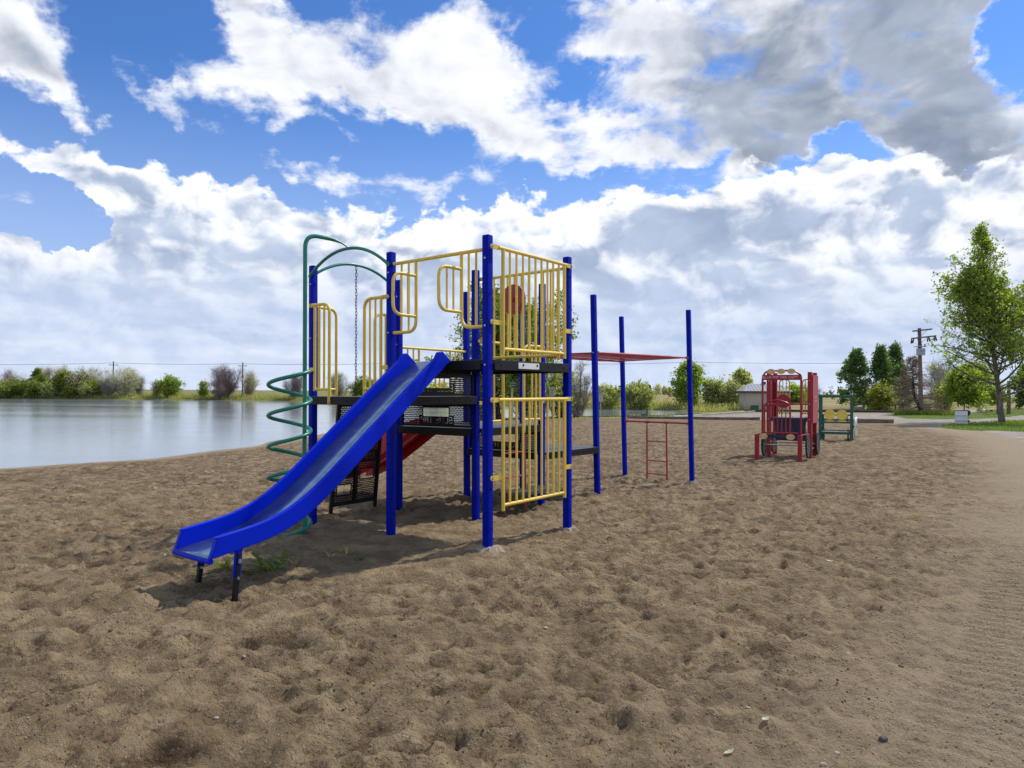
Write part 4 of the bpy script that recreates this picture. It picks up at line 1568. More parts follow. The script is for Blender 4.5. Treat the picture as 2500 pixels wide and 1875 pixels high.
    a0, a1 = pp('A', z0), pp('H', z1)
    b0, b1 = pp('E', z0), pp('G', 2.165)
    sh = (a1 - a0).normalized()
    for p, q in ((a0, a1), (b0, b1)):
        mb = MB()
        d = (q - p).normalized()
        m = MB()
        pts = [p, p + d * 0.10, p + d * 0.16, q - d * 0.75, q - d * 0.6, q - d * 0.12, q]
        mb.tube([p + d * 0.1, p + d * 0.16, q - d * 0.70, q - d * 0.60, q - d * 0.10], [0.018, 0.021, 0.021, 0.015, 0.015], 12)
        side = d.cross(V((0, 0, 1)))
        for c_ in (p + d * 0.05, q - d * 0.05):
            mb.box(c_, d * 0.07, side * 0.007, V((0, 0, 0.026)))
        o_ = obj('side_rail', mb, M['red'], mk, smooth=True)
        for c_ in (p, q):
            put_bolt(o_, c_ - VV * (hs + 0.004), -VV, bolt_me)
    for i in range(7):
        t = 0.03 + 0.90 * i / 6
        one_tube([a0.lerp(a1, t), b0.lerp(b1, t)], 0.0135, mk, 'rung', 'red', 8)
    # low bar and ladder at the far end
    lb = bpy.data.objects.new('ladder_bar', None)
    col.objects.link(lb)
    lb.parent = root
    zc = 0.955
    a, b = pp('G', zc), pp('H', zc)
    one_tube([a, b], 0.0185, lb, 'cross_bar', 'red')
    for t in (0.04, 0.35, 0.38, 0.64, 0.67, 0.96):
        c_ = a.lerp(b, t)
        mb = MB()
        d = (b - a).normalized()
        mb.tube([c_ - d * 0.022, c_ + d * 0.022], 0.026, 10)
        obj('collar', mb, M['red'], lb, smooth=True)
    l1, l2 = a.lerp(b, 0.365), a.lerp(b, 0.655)
    ladder((l1, l1 + V((0.0, -0.01, 0))), (l2, l2 + V((0.012, -0.01, 0))), zc, -0.4, (0.58, 0.20, -0.06 + 0.0), lb, 0.0165)
    return root


build_frame()

# ---------------------------------------------------------------- toy fire engine and toy car
def text_mesh(txt, size, depth):
    cu = bpy.data.curves.new('lettering', 'FONT')
    cu.body = txt
    cu.size = size
    cu.extrude = depth
    cu.align_x = 'CENTER'
    cu.align_y = 'CENTER'
    o = bpy.data.objects.new('lettering_tmp', cu)
    col.objects.link(o)
    dg = bpy.context.evaluated_depsgraph_get()
    me = bpy.data.meshes.new_from_object(o.evaluated_get(dg))
    bpy.data.objects.remove(o)
    bpy.data.curves.remove(cu)
    me.name = 'lettering'
    return me


def build_fire_engine():
    V = Vector
    a1 = on_ground(1953, 1127.6, -.15)
    w = 1.04
    ax = V((math.cos(R(31.6)), -math.sin(R(31.6)), 0))
    a0 = a1 - ax * w
    root = thing('toy_fire_engine', 'red toy fire engine to climb on, with yellow oval lamps', 'play equipment', (a0.x, a0.y, -.15), math.atan2(ax.y, ax.x))
    red, yel, nav = M['truck_red'], M['lamp_yellow'], M['navy']

    def bx(name, c, s, mat, parent=root, bev=0.006):
        mb = MB()
        mb.box(c, (s[0] / 2, 0, 0), (0, s[1] / 2, 0), (0, 0, s[2] / 2))
        return obj(name, mb, mat, parent, bevel=bev)

    def tb(name, pts, r, mat, parent=root, n=8):
        mb = MB()
        mb.tube(pts, r, n)
        return obj(name, mb, mat, parent, smooth=True)
    dot = MB()
    dot.disc((0, 0, 0), (0, -1, 0), 0.017, 0.012, 10)
    dot_me = dot.mesh('bolt', M['steel'])
    # bumper
    for x in (0.0, w):
        bx('front_post', (x, 0, 0.18), (0.10, 0.10, 0.96), red)
    bm_ = bx('bumper', (w / 2, 0.0, 0.615), (w - 0.10, 0.05, 0.085), nav)
    for x in (0.16 * w, 0.79 * w):
        mb = MB()
        mb.disc((x, -0.045, 0.61), (0, -1, 0), 0.103, 0.03, 26, squash=0.70, up=(0, 0, 1))
        h = obj('headlight', mb, yel, root, smooth=True)
        for s in (-0.06, 0.06):
            link('bolt', dot_me, h, (x + s, -0.063, 0.61))
    bx('bonnet_rail', (0.53 * w, 0.03, 0.705), (0.86 * w, 0.07, 0.035), red)
    # grille
    g = tb('grille', arc_pts([(0.17 * w, 0.03, 0.70), (0.17 * w, 0.03, 1.45), (0.45 * w, 0.03, 1.55), (0.77 * w, 0.03, 1.45), (0.77 * w, 0.03, 0.70)], 0.13, 6), 0.022, red)
    for i, f in enumerate((0.28, 0.38, 0.48, 0.575, 0.67)):
        tb('bar', [(f * w, 0.03, 0.70), (f * w, 0.03, 1.49)], 0.0135, red, g)
    # windscreen frame with lettered board and three lamps
    y = 0.14
    fr = bpy.data.objects.new('windscreen_frame', None)
    col.objects.link(fr)
    fr.parent = root
    for x in (0.10 * w, 1.0 * w):
        tb('upright', [(x, y, 0.66), (x, y, 2.10)], 0.026, red, fr)
    tb('cross_bar', [(0.10 * w, y, 1.39), (1.0 * w, y, 1.44)], 0.015, red, fr)
    sign = bx('sign_board', (0.55 * w, y - 0.02, 2.115), (0.92 * w, 0.016, 0.135), red, fr)
    t = text_mesh('BLUE IMP FIRE DEPT', 0.098, 0.003)
    t.materials.append(painted('sign_lettering', (0.80, 0.45, 0.42), 0.6, 0.02))
    link('lettering', t, sign, (0.52 * w, y - 0.031, 2.115), (math.pi / 2, 0, 0), (1.0, 0.95, 1))['kind'] = 'stuff'
    arch = tb('roof_arch', arc_pts([(0.10 * w, y, 2.10), (0.16 * w, y, 2.27), (0.5 * w, y, 2.29), (0.84 * w, y, 2.29), (1.0 * w, y, 2.17), (1.0 * w, y, 2.06)], 0.10, 6), 0.022, red, fr)
    for f in (0.31, 0.545, 0.78):
        mb = MB()
        mb.disc((f * w, y - 0.04, 2.265 + 0.006 * f), (0, -1, 0), 0.100, 0.025, 26, squash=0.68, up=(0, 0, 1))
        obj('roof_lamp', mb, yel, arch, smooth=True)
    # cab posts
    b0, b1 = 1.28, 2.08
    for x in (0.0, w):
        for b in (b0, b1):
            p = bx('cab_post', (x + 0.03, b, 0.99), (0.105, 0.105, 2.58), red)
            for z in (0.62, 1.02, 1.43, 2.05):
                link('bolt', dot_me, p, (x + 0.03, b - 0.057, z))
    dk = bx('deck', (w / 2 + .03, (b0 + b1) / 2, 1.03), (w - 0.05, b1 - b0, 0.05), M['deck_top'])
    bx('deck_edge', (w / 2 + .03, b0 - 0.03, 1.005), (w - 0.12, 0.014, 0.10), nav, dk, 0.003)
    for sx, nm in ((-0.03, 'side_panel'), (w + 0.095, 'side_panel')):
        sp_ = bx(nm, (sx, (b0 + b1) / 2 + 0.04, 1.56), (0.022, b1 - b0 + 0.06, 1.28), M['sunlit_red_panel'])
        o = 0.013 if sx > 0 else -0.013
        for z in (1.95, 1.86):
            bx('engraved_line', (sx + o, (b0 + b1) / 2 + 0.04, z), (0.004, 0.62, 0.012), M['pink_line'], sp_, 0)
        one = text_mesh('1', 0.28, 0.001)
        one.materials.append(M['pink_line'])
        link('numeral', one, sp_, (sx + o, (b0 + b1) / 2 + 0.1, 1.22), (math.pi / 2, 0, math.pi / 2 if sx > 0 else -math.pi / 2))
        for zz in (1.62, 1.50):
            bx('engraved_line', (sx + o, (b0 + b1) / 2 + 0.04, zz), (0.004, 0.36, 0.05), M['pink_line'], sp_, 0)
    # navy front board under the deck, perforated lettering shown as raised strokes
    bd = bx('front_board', (0.56 * w, b0, 0.70), (0.72 * w, 0.014, 0.52), nav)
    bt = text_mesh('BLUE', 0.17, 0.0015)
    bt.materials.append(M['truck_red'])
    link('lettering', bt, bd, (0.47 * w, b0 - 0.0095, 0.62), (math.pi / 2, 0, 0))['kind'] = 'stuff'
    # steering disc on a rail
    tb('hand_rail', [(0.06 * w, b0 - 0.02, 1.42), (0.55 * w, b0 - 0.02, 1.44), (0.98 * w, b0 - 0.02, 1.42)], 0.018, red)
    mb = MB()
    mb.disc((0.40 * w, b0 - 0.08, 1.50), (0, -1, 0), 0.185, 0.03, 32)
    st = obj('steering_disc', mb, red, root, smooth=True)
    mb = MB()
    mb.disc((0.40 * w, b0 - 0.10, 1.50), (0, -1, 0), 0.03, 0.03, 12)
    obj('hub', mb, nav, st)
    # yellow gates at the back
    for f0, f1 in ((0.14, 0.40), (0.72, 0.95)):
        gt = tb('rear_gate', arc_pts([(f0 * w, b1, 1.12), (f0 * w, b1, 2.10), (f1 * w, b1, 2.10), (f1 * w, b1, 1.12)], 0.12, 6), 0.020, M['yellow'])
        for k in (0.33, 0.66):
            x = (f0 + (f1 - f0) * k) * w
            tb('bar', [(x, b1, 1.14), (x, b1, 2.09)], 0.0125, M['yellow'], gt)
        tb('lower_rail', [(f0 * w, b1, 1.16), (f1 * w, b1, 1.16)], 0.016, M['yellow'], gt)
    # small chute at the right hand side
    mb = MB()
    pr = [(b0 + 0.08, 1.0), (b0 + 0.02, 0.9), (b0 + 0.10, 0.70), (b0 + 0.30, 0.52), (b0 + 0.60, 0.42), (b0 + 0.95, 0.38)]
    vs = []
    for q, z in pr:
        vs += [(0.62 * w, q, z + 0.10), (0.64 * w, q, z), (0.90 * w, q, z), (0.92 * w, q, z + 0.10)]
    mb.add(vs, [(4 * i + j, 4 * i + j + 1, 4 * i + 5 + j, 4 * i + 4 + j) for i in range(len(pr) - 1) for j in range(3)])
    ch = obj('chute', mb, M['red_plastic'], root, smooth=True)
    m_ = ch.modifiers.new('thickness', 'SOLIDIFY')
    m_.thickness = 0.02
    # wheels
    wm = MB()
    wm.disc((0, 0, 0), (1, 0, 0), 0.29, 0.030, 36)
    wheel_me = wm.mesh('wheel', M['rubber'], True)
    pm = MB()
    for k, n_ in ((0.07, 8), (0.13, 14), (0.19, 20), (0.245, 26)):
        for i in range(n_):
            a = 2 * math.pi * i / n_ + k * 9
            for sx in (-0.017, 0.017):
                pm.disc((sx, k * math.cos(a), k * math.sin(a)), (1, 0, 0), 0.012, 0.003, 6)
    perf_me = pm.mesh('wheel_hole_dots', M['steel'])  # pale dots put in for brightness glimpsed through the wheel perforations
    rm = MB()
    ring = [(0, 0.285 * math.cos(a), 0.285 * math.sin(a)) for a in [2 * math.pi * i / 36 for i in range(36)]]
    rm.tube(ring, 0.021, 8, closed=True)
    rim_me = rm.mesh('rim', M['rubber'], True)
    for x, b in ((-0.04, 0.55), (-0.04, 1.72), (w + 0.10, 0.55), (w + 0.16, 1.72)):
        wh = link('wheel', wheel_me, root, (x + (0.10 if x < 0 else 0), b, 0.36))
        link('wheel_hole_dots', perf_me, wh)
        link('rim', rim_me, wh)
    for b in (0.55, 1.72):
        tb('axle', [(0.0, b, 0.36), (w + 0.1, b, 0.36)], 0.015, M['steel'])
    for x in (0.02, w + 0.02):
        tb('chassis_rail', [(x, 0.03, 0.66), (x, b0, 0.64)], 0.016, red)
        tb('chassis_rail', [(x, b0, 0.22), (x, b1, 0.22)], 0.014, M['steel'])


M['sunlit_red_panel'] = painted('sunlit_red_panel', (0.40, 0.055, 0.07), 0.5, 0.12)  # paler than the post red: sunlight on the panels put into the colour
M['pink_line'] = painted('pink_line', (0.58, 0.20, 0.21), 0.6, 0.05)
build_fire_engine()


def build_toy_car():
    a1 = on_ground(2078.5, 1077, -.15)
    w = 1.05
    ax = Vector((math.cos(R(27)), -math.sin(R(27)), 0))
    a0 = a1 - ax * w
    root = thing('toy_car', 'green open frame toy car with two round yellow seat backs', 'play equipment', (a0.x, a0.y, -.15), math.atan2(ax.y, ax.x))
    g = M['car_green']

    def bx(name, c, s, mat=g, parent=root, bev=0.005):
        mb = MB()
        mb.box(c, (s[0] / 2, 0, 0), (0, s[1] / 2, 0), (0, 0, s[2] / 2))
        return obj(name, mb, mat, parent, bevel=bev)
    D = 0.85
    H = 1.62
    for x in (0, w):
        for b in (0.0, D):
            bx('upright', (x, b, H / 2 - 0.2), (0.085, 0.07, H + 0.4))
        bx('roof_rail', (x, D / 2, H + 0.005), (0.085, D + 0.07, 0.085))
        bx('floor_rail', (x, D / 2, 0.26), (0.05, D - 0.08, 0.05))
    for b in (0.0, D):
        bx('roof_bar', (w / 2, b, H), (w - 0.09, 0.07, 0.09))
    bx('seat_shelf', (w / 2, 0.10, 0.665), (w - 0.09, 0.20, 0.06))
    bx('seat_shelf', (w / 2, 0.22, 0.93), (w - 0.09, 0.04, 0.06))
    bn = bx('bench', (w / 2, 0.22, 0.315), (w - 0.09, 0.36, 0.03), M['deck_pale'])
    bx('bench_edge', (w / 2, 0.03, 0.275), (w - 0.10, 0.02, 0.085), g, bn)
    bx('bench_edge', (w / 2, 0.42, 0.34), (w - 0.10, 0.03, 0.06), g, bn)
    bx('inner_post', (0.10, 0.30, 0.40), (0.06, 0.05, 1.1))
    for x in (0.12, w - 0.14):
        mb = MB()
        mb.tube([(x, 0.10, 0.68), (x, 0.16, 0.90), (x + (0.05 if x < .5 else -0.05), 0.20, 0.93)], 0.02, 8)
        obj('seat_bracket', mb, g, root, smooth=True)
    for f in (0.315, 0.70):
        mb = MB()
        mb.disc((f * w, 0.06, 0.945), (0, -1, 0), 0.188, 0.035, 32)
        s = obj('seat_back', mb, M['yellow'], root, smooth=True)
        mb = MB()
        for a in (0.35, 2.8, -1.57):
            mb.bar((f * w, 0.04, 0.945), (f * w + 0.15 * math.cos(a), 0.04, 0.945 + 0.15 * math.sin(a)), 0.012, 0.012, (0, 1, 0))
        obj('ridge', mb, M['yellow'], s)
        mb = MB()
        mb.disc((f * w, 0.09, 0.705), (0, 0, 1), 0.165, 0.03, 32)
        obj('seat', mb, M['yellow'], root, smooth=True)
    wm = MB()
    wm.disc((0, 0, 0), (1, 0, 0), 0.33, 0.03, 36)
    wheel = wm.mesh('wheel', M['steel_grey'], True)
    rm = MB()
    rm.tube([(0, 0.335 * math.cos(a), 0.335 * math.sin(a)) for a in [2 * math.pi * i / 36 for i in range(36)]], 0.024, 8, closed=True)
    rim = rm.mesh('tyre', M['white'], True)
    hm = MB()
    hm.disc((0, 0, 0), (1, 0, 0), 0.07, 0.06, 16)
    hub = hm.mesh('hub', g)
    for x, b, z in ((w + 0.12, 0.30, 0.50), (w + 0.14, 1.15, 0.50), (-0.08, 1.15, 0.50)):
        wh = link('wheel', wheel, root, (x, b, z))
        link('tyre', rim, wh)
        link('hub', hub, wh)
        bx('wheel_arm', (x - 0.06 if x > 0 else x + 0.06, b, z), (0.14, 0.05, 0.05))
    for x in (0.03, w - 0.03):
        bx('side_rail', (x, D * 0.75, 0.50), (0.05, D * 1.1, 0.05))
        bx('foot', (x, 0.0, 0.10), (0.05, 0.05, 0.6), M['black'])
        bx('foot', (x + 0.09 * (1 if x < .5 else -1), 0.36, 0.10), (0.05, 0.05, 0.6), M['black'])


M['deck_pale'] = painted('pale_bench', (0.30, 0.36, 0.36), 0.35, 0.2)
M['steel_grey'] = painted('grey_disc', (0.25, 0.26, 0.27), 0.5, 0.25)
build_toy_car()

# ---------------------------------------------------------------- trees and shrubs
def np_mesh(name, co, faces_n, mat):
    """mesh of N separate n-gons: co (N, n, 3)"""
    me = bpy.data.meshes.new(name)
    N, n = co.shape[:2]
    me.vertices.add(N * n)
    me.vertices.foreach_set('co', co.reshape(-1).astype(np.float32))
    me.loops.add(N * n)
    me.loops.foreach_set('vertex_index', np.arange(N * n, dtype=np.int32))
    me.polygons.add(N)
    me.polygons.foreach_set('loop_start', np.arange(0, N * n, n, dtype=np.int32))
    me.update(calc_edges=True)
    me.materials.append(mat)
    return me


def np_tubes(batches, name, mats):
    """batches of (points (N,k,3), radii (N,k), sides) joined to one mesh"""
    vs, qs, k0 = [], [], 0
    for P, Rr, n in batches:
        P = np.asarray(P, float)
        if len(P) == 0:
            continue
        N, k = P.shape[:2]
        T = np.gradient(P, axis=1)
        T /= np.linalg.norm(T, axis=2, keepdims=True) + 1e-9
        ref = np.where(np.abs(T[:, :1, 2:3]) < 0.9, np.array([0, 0, 1.0]), np.array([1.0, 0, 0]))
        S = np.cross(np.broadcast_to(ref, T.shape), T)
        S /= np.linalg.norm(S, axis=2, keepdims=True) + 1e-9
        B = np.cross(T, S)
        a = np.arange(n) * 2 * np.pi / n
        ring = P[:, :, None] + (S[:, :, None] * np.cos(a)[:, None] + B[:, :, None] * np.sin(a)[:, None]) * np.asarray(Rr)[:, :, None, None]
        vs.append(ring.reshape(-1, 3))
        idx = np.arange(N * k * n).reshape(N, k, n) + k0
        q = np.stack([idx[:, :-1], np.roll(idx[:, :-1], -1, 2), np.roll(idx[:, 1:], -1, 2), idx[:, 1:]], -1).reshape(-1, 4)
        qs.append(q)
        k0 += N * k * n
    V_, Q = np.concatenate(vs), np.concatenate(qs)
    me = bpy.data.meshes.new(name)
    me.vertices.add(len(V_))
    me.vertices.foreach_set('co', V_.reshape(-1).astype(np.float32))
    me.loops.add(Q.size)
    me.loops.foreach_set('vertex_index', Q.reshape(-1).astype(np.int32))
    me.polygons.add(len(Q))
    me.polygons.foreach_set('loop_start', np.arange(0, Q.size, 4, dtype=np.int32))
    me.polygons.foreach_set('use_smooth', np.ones(len(Q), bool))
    me.update(calc_edges=True)
    me.materials.append(mats)
    return me


def unit(v):
    return v / (np.linalg.norm(v, axis=-1, keepdims=True) + 1e-9)


def leaf_quads(r, pts, size, elong=1.3, droop=0.3):
    N = len(pts)
    d = unit(r.normal(size=(N, 3)) + np.array([0, 0, -droop]))
    s = unit(np.cross(d, r.normal(size=(N, 3))))
    L = size * (0.65 + 0.7 * r.random((N, 1)))
    w = L * 0.5
    l = L * 0.5 * elong
    nrm = np.cross(d, s)
    return np.stack([pts - d * l, pts + s * w + nrm * w * 0.2, pts + d * l, pts - s * w + nrm * w * 0.2], 1)


def grow(seed, H, prof, h0=0.15, n1=40, n2=5, n3=4, rise=35, leaders=None, trunk_r=None, leaves=6000, leaf=0.12, spread=0.25, twig_r=0.012, curl=0.35,
         gap=0.0, wob=0.03, fill=0.25, twig_len=0.35, stems=1, flare=1.25):
    """returns branch batches and leaf quads for one tree standing at the origin
    prof: [(height fraction, crown radius in metres)]"""
    r = np.random.default_rng(seed)
    hp, rp = np.array([p[0] for p in prof]), np.array([p[1] for p in prof])
    trunk_r = trunk_r or H * 0.014
    leaders = leaders or [((0, 0), (0, 0), 1.0)]
    b1, br1, b2, br2, b3, br3, tips, tipw = [], [], [], [], [], [], [], []
    kT = 12
    trunks, tr = [], []
    per = max(4, n1 // len(leaders))
    for li, ld in enumerate(leaders):
        foot, top, hf = ld[:3]
        zs = ld[3] if len(ld) > 3 else 0.0
        if zs > 0:
            m0 = trunks[0]
            foot = (np.interp(zs, np.linspace(0, 1, kT), m0[:, 0]), np.interp(zs, np.linspace(0, 1, kT), m0[:, 1]))
        t = np.linspace(0, 1, kT)
        pts = np.zeros((kT, 3))
        ease = t ** (1.0 if stems == 1 else 0.75)
        pts[:, 0] = foot[0] + (top[0] - foot[0]) * ease + wob * H * np.cumsum(r.normal(size=kT)) * 0.3 * t
        pts[:, 1] = foot[1] + (top[1] - foot[1]) * ease + wob * H * np.cumsum(r.normal(size=kT)) * 0.3 * t
        pts[:, 2] = (zs + (hf - zs) * t) * H
        if zs > 0:
            pts[0, :2] = foot
        trunks.append(pts)
        rad = trunk_r * (1 if li == 0 else (0.72 if zs == 0 else 0.5 * (1 - zs))) * ((1 - t) ** 0.9 * 0.93 + 0.07)
        rad[0] *= flare if zs == 0 else 1.0
        tr.append(rad)
        for i in range(per):
            f = (h0 if zs == 0 else 0.12) + (0.98 - (h0 if zs == 0 else 0.12)) * ((i + r.random()) / per) ** 0.9
            if f / 1.0 > 0.99:
                continue
            z = (zs + (hf - zs) * f) * H
            base = np.array([np.interp(f, t, pts[:, j]) for j in range(3)])
            az = i * 2.399 + r.normal() * 0.5 + li * 1.3
            el = math.radians(rise * (0.30 + 1.0 * z / H) + r.normal() * 10)
            Rb = np.interp(z / H, hp, rp)
            for _ in range(3):
                Rb = 0.5 * Rb + 0.5 * np.interp(min(1, (z + 0.75 * Rb * math.tan(min(el, 1.2))) / H), hp, rp)
            Rb *= 0.72 + 0.4 * r.random()
            if r.random() < gap:
                Rb *= 0.45
            Rb = max(Rb, 0.12)
            dirh = np.array([math.cos(az), math.sin(az), 0])
            k = 5
            u = np.linspace(0, 1, k)[:, None]
            L = Rb / max(math.cos(el), 0.35)
            p = base + dirh * (Rb * u) + np.array([0, 0, 1]) * (L * math.sin(el) * (u * (1 - curl) + curl * u ** 2))
            p += r.normal(size=(k, 3)) * 0.035 * L * u
            r1 = min(np.interp(f, t, rad) * 0.55, 0.03 + 0.012 * L) * np.linspace(1, 0.28, k)
            b1.append(p)
            br1.append(r1)
            for j in range(n2):
                g = 0.25 + 0.75 * (j + r.random()) / n2
                q0 = np.array([np.interp(g, u[:, 0], p[:, m]) for m in range(3)])
                L2 = L * (0.42 * (1.15 - g) + 0.10) * (0.7 + 0.6 * r.random()) + 0.1
                dd = unit((p[-1] - p[0]) / L + r.normal(size=3) * 0.75 + np.array([0, 0, 0.15]))
                kk = 4
                uu = np.linspace(0, 1, kk)[:, None]
                q = q0 + dd * L2 * uu + r.normal(size=(kk, 3)) * 0.05 * L2 * uu
                b2.append(q)
                br2.append(max(r1[-1] * 0.9, twig_r) * np.linspace(1, 0.4, kk))
                for m in range(n3):
                    gg = 0.2 + 0.8 * r.random()
                    s0 = np.array([np.interp(gg, uu[:, 0], q[:, c]) for c in range(3)])
                    d3 = unit(dd + r.normal(size=3) * 0.7 + np.array([0, 0, 0.25]))
                    L3 = twig_len * (0.5 + r.random())
                    b3.append(np.stack([s0, s0 + d3 * L3 * 0.5 + r.normal(size=3) * 0.03 * L3, s0 + d3 * L3]))
                    br3.append(np.array([twig_r, twig_r * 0.75, twig_r * 0.4]))
                    tips.append(s0 + d3 * L3 * (0.4 + 0.6 * r.random()))
    batches = [(np.array(trunks), np.array(tr), 9), (np.array(b1), np.array(br1), 5), (np.array(b2), np.array(br2), 4)]
    if n3:
        batches.append((np.array(b3), np.array(br3), 3))
    lq = None
    if leaves:
        tips = np.array(tips) if len(tips) else np.array(b2)[:, -1]
        # light and dense clumps: each twig gets its own share of leaves
        wgt = r.random(len(tips)) ** 1.6 + 0.05
        idx = r.choice(len(tips), leaves, p=wgt / wgt.sum())
        pos = tips[idx] + r.normal(size=(leaves, 3)) * spread * (0.5 + r.random((leaves, 1)))
        pos[:, 2] = np.maximum(pos[:, 2], 0.1)
        lq = leaf_quads(r, pos, leaf)
    return batches, lq


CACHE = {}


def tree(name, label, cat, px, d, y_top, width, kind, bark, leafm, seed, group=None, base_py=None, **kw):
    """px: photo column of the foot, y_top: photo row of the tip, width: crown width in photo pixels, d: distance"""
    foot = at(px, 960, d)
    zg = surf(foot.x, foot.y)
    H = at(px, y_top, d).z - zg
    Wm = width / F_PX * d / 2
    args = dict(kind(H, Wm))
    args.update(kw)
    bt, lq = grow(seed, H, **args)
    t = thing(name, label, cat, (foot.x, foot.y, zg - 0.05), 0, group)
    link('trunk', np_tubes(bt, 'trunk', M[bark]), t)
    if lq is not None:
        c = link('crown', np_mesh('crown', lq, 4, M[leafm]), t)
    return t


def k_cone(H, W):        # pointed young poplar
    W = W * 1.35
    return dict(prof=[(0, 0.6 * W), (0.10, 1.0 * W), (0.22, 1.08 * W), (0.5, 0.66 * W), (0.75, 0.30 * W), (1, 0.02 * W)], h0=0.06, n1=54, n2=5, n3=4, rise=44, leaves=8500, leaf=0.155, spread=0.13, twig_len=0.38, twig_r=0.011, gap=0.22)


def k_round(H, W):       # broad crown
    return dict(prof=[(0, 0.6 * W), (0.2, 0.9 * W), (0.5, 1.0 * W), (0.8, 0.72 * W), (1, 0.15 * W)], h0=0.12, n1=60, n2=5, n3=4, rise=38, leaves=9500, leaf=0.155, spread=0.19, twig_len=0.6, twig_r=0.012, gap=0.3)


def dome(r, n, W, foot=0.18):
    ld = [((0, 0), (0, 0), 1.0)]
    for _ in range(n - 1):
        a, q = r.random() * 6.283, 0.92 * math.sqrt(r.random())
        ld.append(((r.normal() * foot, r.normal() * foot), (q * W * math.cos(a), q * W * math.sin(a)), (0.30 + 0.66 * math.sqrt(max(0.02, 1 - q * q))) * (0.82 + 0.28 * r.random())))
    return ld


def k_bush(H, W):        # many stems from the ground, leafy, ragged
    W = W * 1.2
    r = np.random.default_rng(int(H * 100 + W * 10))
    return dict(leaders=dome(r, 13, W * 0.9), stems=8, prof=[(0, 0.30 * W), (0.3, 0.34 * W), (0.7, 0.26 * W), (1, 0.10 * W)], h0=0.05, n1=104, n2=4, n3=3, rise=52, leaves=6200, leaf=0.20, spread=0.17, twig_len=0.7, twig_r=0.011, trunk_r=0.05, gap=0.25)


def k_bare(H, W):        # bare willow, fans out to a dome
    W = W * 1.25
    r = np.random.default_rng(int(H * 131 + W * 17))
    return dict(leaders=dome(r, 15, W * 0.95), stems=9, prof=[(0, 0.20 * W), (0.4, 0.30 * W), (0.8, 0.24 * W), (1, 0.12 * W)], h0=0.15, n1=135, n2=5, n3=6, rise=58, leaves=0, twig_len=0.85, twig_r=0.0085, trunk_r=0.11)


